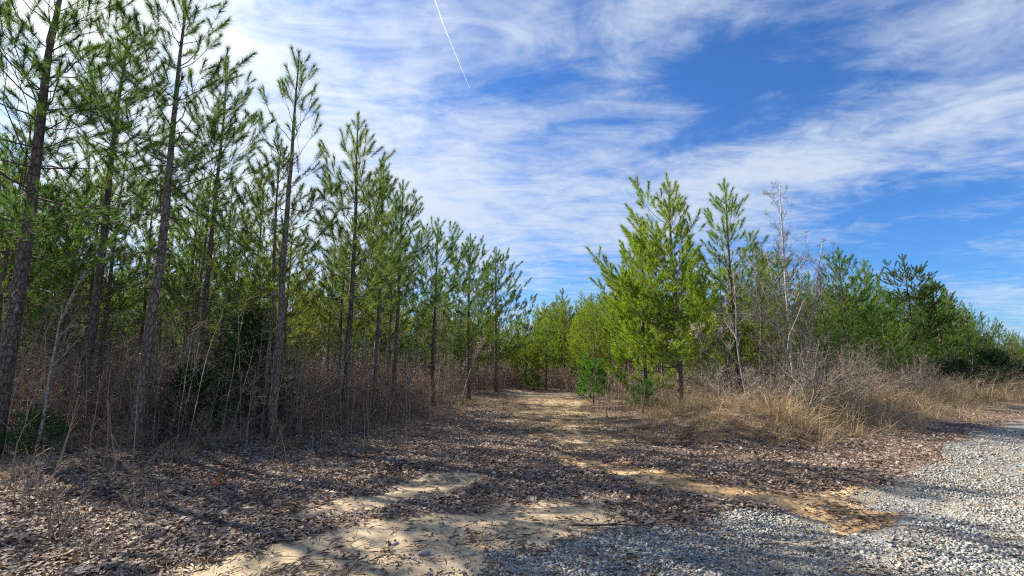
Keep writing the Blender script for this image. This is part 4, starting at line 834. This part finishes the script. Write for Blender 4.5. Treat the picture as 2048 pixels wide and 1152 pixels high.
tag(obj('pine_straw', mk_mesh('pine_straw', V, F, M_STRAWN)), 'thin fallen pine needles strewn over sand and leaves', kind='stuff')
X, Y, Q, r = polar(2600, 3.6, 18, 1.5, 503); g = masks(X, Y); k = r.random(len(X)) < (1 - g[0]) * (1 - .7 * g[1]); X, Y = X[k], Y[k]; sg = []
for x, y in zip(X, Y):
    a = r.random() * 6.28; L_ = r.uniform(.1, .42); z = float(height(x, y)) + .015; p = np.array([x, y, z]); rr = r.uniform(.0018, .0045)
    for q in range(3):
        a += r.normal(0, .35); e = p + np.array([math.cos(a), math.sin(a), r.normal(.02, .1)]) * L_ / 3; sg.append([*p, *e, rr, rr * .8]); p = e
V, F = segs_mesh(sg); tag(obj('fallen_twigs', mk_mesh('fallen_twigs', V, F, M_BRUSH)), 'small fallen twigs scattered through the leaf litter', kind='stuff')

# the stick at the gravel edge
a0, a1 = G(1145, 1060), G(1300, 1052); s = np.linspace(0, 1, 12)[:, None]; P_ = np.hstack([a0 + s * (a1 - a0) + np.cumsum(np.random.default_rng(5).normal(0, .012, (12, 2)), 0), s * 0]); P_[:, 2] = height(P_[:, 0], P_[:, 1]) + .022
t = thing('fallen_branch', 'dark crooked fallen branch lying where the sand meets the gravel', 'branch', (P_[0, 0], P_[0, 1], P_[0, 2])); P_ = P_ - P_[0]
obj('stem', mk_mesh('stem', *tube(P_, np.linspace(.013, .006, 12), 7), M_TWIG, smooth=True), t)
rr_ = np.random.default_rng(6); sg = []
for q in (3, 5, 6, 8, 9, 10): d = norm(np.array([.9, rr_.uniform(-.8, .8), rr_.uniform(0, .25)])); sg.append([*P_[q], *(P_[q] + d * rr_.uniform(.12, .3)), .005, .002])
obj('side_twigs', mk_mesh('side_twigs', *segs_mesh(sg), M_TWIG), t)
# loose pale stones on the sand
for q, (px, py, s_, lb) in enumerate(((848, 1110, .055, 'largest loose pale stone on the bare sand left of the gravel'), (790, 1089, .035, 'loose dark-sided stone near the upper left of the bare sand'), (1062, 1094, .045, 'flat whitish stone on the sand just above the gravel tip'),
                                      (945, 1111, .032, 'loose grey stone on the sand between the largest stone and the gravel'), (1046, 1115, .04, 'pale stone at the very corner where sand meets gravel'), (882, 1050, .03, 'small loose stone near the leaf strip on the upper sand'))):
    xy = G(px, py); rs = np.random.default_rng(700 + q); V = IV * rs.uniform(.75, 1.15, (12, 1)) * [s_ * 1.2, s_ * .85, s_ * .42]
    o = obj('loose_stone', mk_mesh('loose_stone', V, IF_, M_STONE)); o.location = (xy[0], xy[1], float(height(*xy)) + s_ * .18); o.rotation_euler = (0, 0, q * 1.3); tag(o, lb, 'stone', 'loose stones on the sand')
# a pale broken stub standing in the litter
xy = G(1472, 962); t = thing('broken_stub', 'short pale broken stub standing in the leaf litter beside the orange track', 'wood stub', (xy[0], xy[1], float(height(*xy))))
rs = np.random.default_rng(9); V, F = tube(np.array([[0, 0, -.03], [.004, 0, .05], [.012, 0, .10], [.02, 0, .125]]), [.024, .02, .016, .005], 6); V += rs.normal(0, .002, V.shape); obj('stem', mk_mesh('stem', V, F, M_PALE), t)
# small green weeds at the edge of the stones
for q, (px, py, lb) in enumerate(((1478, 1050, 'small green weed tuft at the upper gravel edge, left one'), (1518, 1040, 'tiny green weed tuft at the gravel edge between two others'), (1562, 1048, 'brightest green weed tuft at the gravel edge, right one'), (1536, 1103, 'green weed tuft growing out in the gravel'), (1384, 1036, 'small green weed in the sunlit leaves just above the gravel'), (372, 1105, 'faint green sprig in the foreground leaf litter'))):
    xy = G(px, py); o = obj('weed_tuft', mk_mesh('weed_tuft', *blades(800 + q, 34, .075, .07, .007, 1.2, 1.5), M_GREEN)); o.location = (xy[0], xy[1], float(height(*xy)) + .01); o.color = (1.3, 1.2, .8, 1); tag(o, lb, 'weed', 'green weed tufts')
# orange-brown oak seedling
xy = G(430, 975); t = thing('oak_seedling', 'little oak seedling holding rusty orange leaves in the litter by the left stand', 'seedling', (xy[0], xy[1], float(height(*xy))))
r = np.random.default_rng(12); sg = []; tips = []
for q in range(9):
    a = r.random() * 6.28; e = r.uniform(.7, 1.3); d = np.array([math.cos(a) * math.cos(e), math.sin(a) * math.cos(e), math.sin(e)]); L_ = r.uniform(.14, .34); sg.append([0, 0, 0, *(d * L_), .004, .002]); tips += [d * L_ * u for u in (.5, .7, .85, 1)]
obj('stem', mk_mesh('stem', *segs_mesh(sg), M_TWIG), t); tips = np.array(tips); N = len(tips)
M_RUST = leafy_mat('rusty_leaves', [(0, (.16, .04, .012)), (.6, (.33, .10, .03)), (1, (.48, .19, .06))], .4, use_obj=False, tcol=(1.2, .8, .4))
obj('leaves', mk_mesh('leaves', *put(leaf_shape(2), LEAFF, tips, rots(r.random(N) * 6.28, r.uniform(-1, 1, N), r.random(N) * 6.28), r.uniform(.05, .085, N)), M_RUST), t)
# little grey bushes in the foreground litter
GW = 'little grey leafless weeds in the foreground litter'
for q, (px, py, h_, lb) in enumerate(((120, 1075, .55, 'bushy grey leafless weed in the lower left litter'), (290, 1020, .42, 'small grey leafless weed in the litter below the tall scaly-trunked pine'), (50, 1000, .6, 'grey twiggy weed clump against the left frame edge'), (200, 1115, .28, 'short brownish stalky weed near the bottom left'))):
    xy = G(px, py); V, F, mi = brush(900 + q, h_, 9, .12, leaves=0, arch=.3, twig=6, fine=2); t = obj('leafless_weed', mk_mesh('leafless_weed', V, F, [M_BRUSH, M_DEADLEAF], mi)); t.location = (xy[0], xy[1], float(height(*xy))); tag(t, lb, 'weed', GW)
xy = G(78, 1125); 
xy = G(683, 1148); o = obj('dry_tuft', mk_mesh('dry_tuft', *blades(950, 26, .12, .05, .006, 1.2, 1.3), M_STRAW)); o.location = (xy[0], xy[1], float(height(*xy))); tag(o, 'small straw tuft on the sand at the bottom edge left of centre', 'grass tuft')

# ---------------------------------------------------------------- contrails, real trails high in the sky
m, nt, n, l, out = mat('contrail'); b = NB(nt); d = n.new('ShaderNodeBsdfDiffuse'); d.inputs[0].default_value = (.95, .97, 1, 1); tp = n.new('ShaderNodeBsdfTransparent'); tl = n.new('ShaderNodeBsdfTranslucent'); tl.inputs[0].default_value = (.95, .97, 1, 1)
m1 = n.new('ShaderNodeMixShader'); l.new(d.outputs[0], m1.inputs[1]); l.new(tl.outputs[0], m1.inputs[2]); m2 = n.new('ShaderNodeMixShader'); lw = n.new('ShaderNodeLayerWeight'); lw.inputs[0].default_value = .5
f = b.math('MULTIPLY', b.math('POWER', b.math('SUBTRACT', 1, lw.outputs['Facing']), 1.5), b.mr(b.noise(b.pos(), .02, 3), .3, .6, .25, .6)); l.new(f, m2.inputs[0]); l.new(tp.outputs[0], m2.inputs[1]); l.new(m1.outputs[0], m2.inputs[2]); l.new(m2.outputs[0], out.inputs[0])
def contrail(label, pts, w):
    P_ = []
    for px, py in pts: d_ = ray(px, py); P_.append(np.array([0, 0, CAM_H]) + d_ * (5200 / max(d_[2], .12) * .5))
    P_ = np.array(P_); s = np.linspace(0, 1, 24); q = np.linspace(0, 1, len(P_)); P2 = np.stack([np.interp(s, q, P_[:, i]) for i in range(3)], -1); D = np.linalg.norm(P2, axis=1)
    rs = w / F_PX * D * (.35 + .65 * (1 - s)) * (.85 + .3 * np.random.default_rng(4).random(24)); V, F = tube(P2, rs, 10, False)
    o = obj('contrail', mk_mesh('contrail', V, F, m, smooth=True)); tag(o, label, 'contrail', 'aircraft contrails'); o.visible_shadow = True
contrail('long bright white contrail slanting down from the top of the frame', [(866, -12), (885, 45), (915, 118), (940, 178)], 1.35)
contrail('short faint contrail low above the gap between the stands', [(1078, 530), (1087, 562)], 1.3)
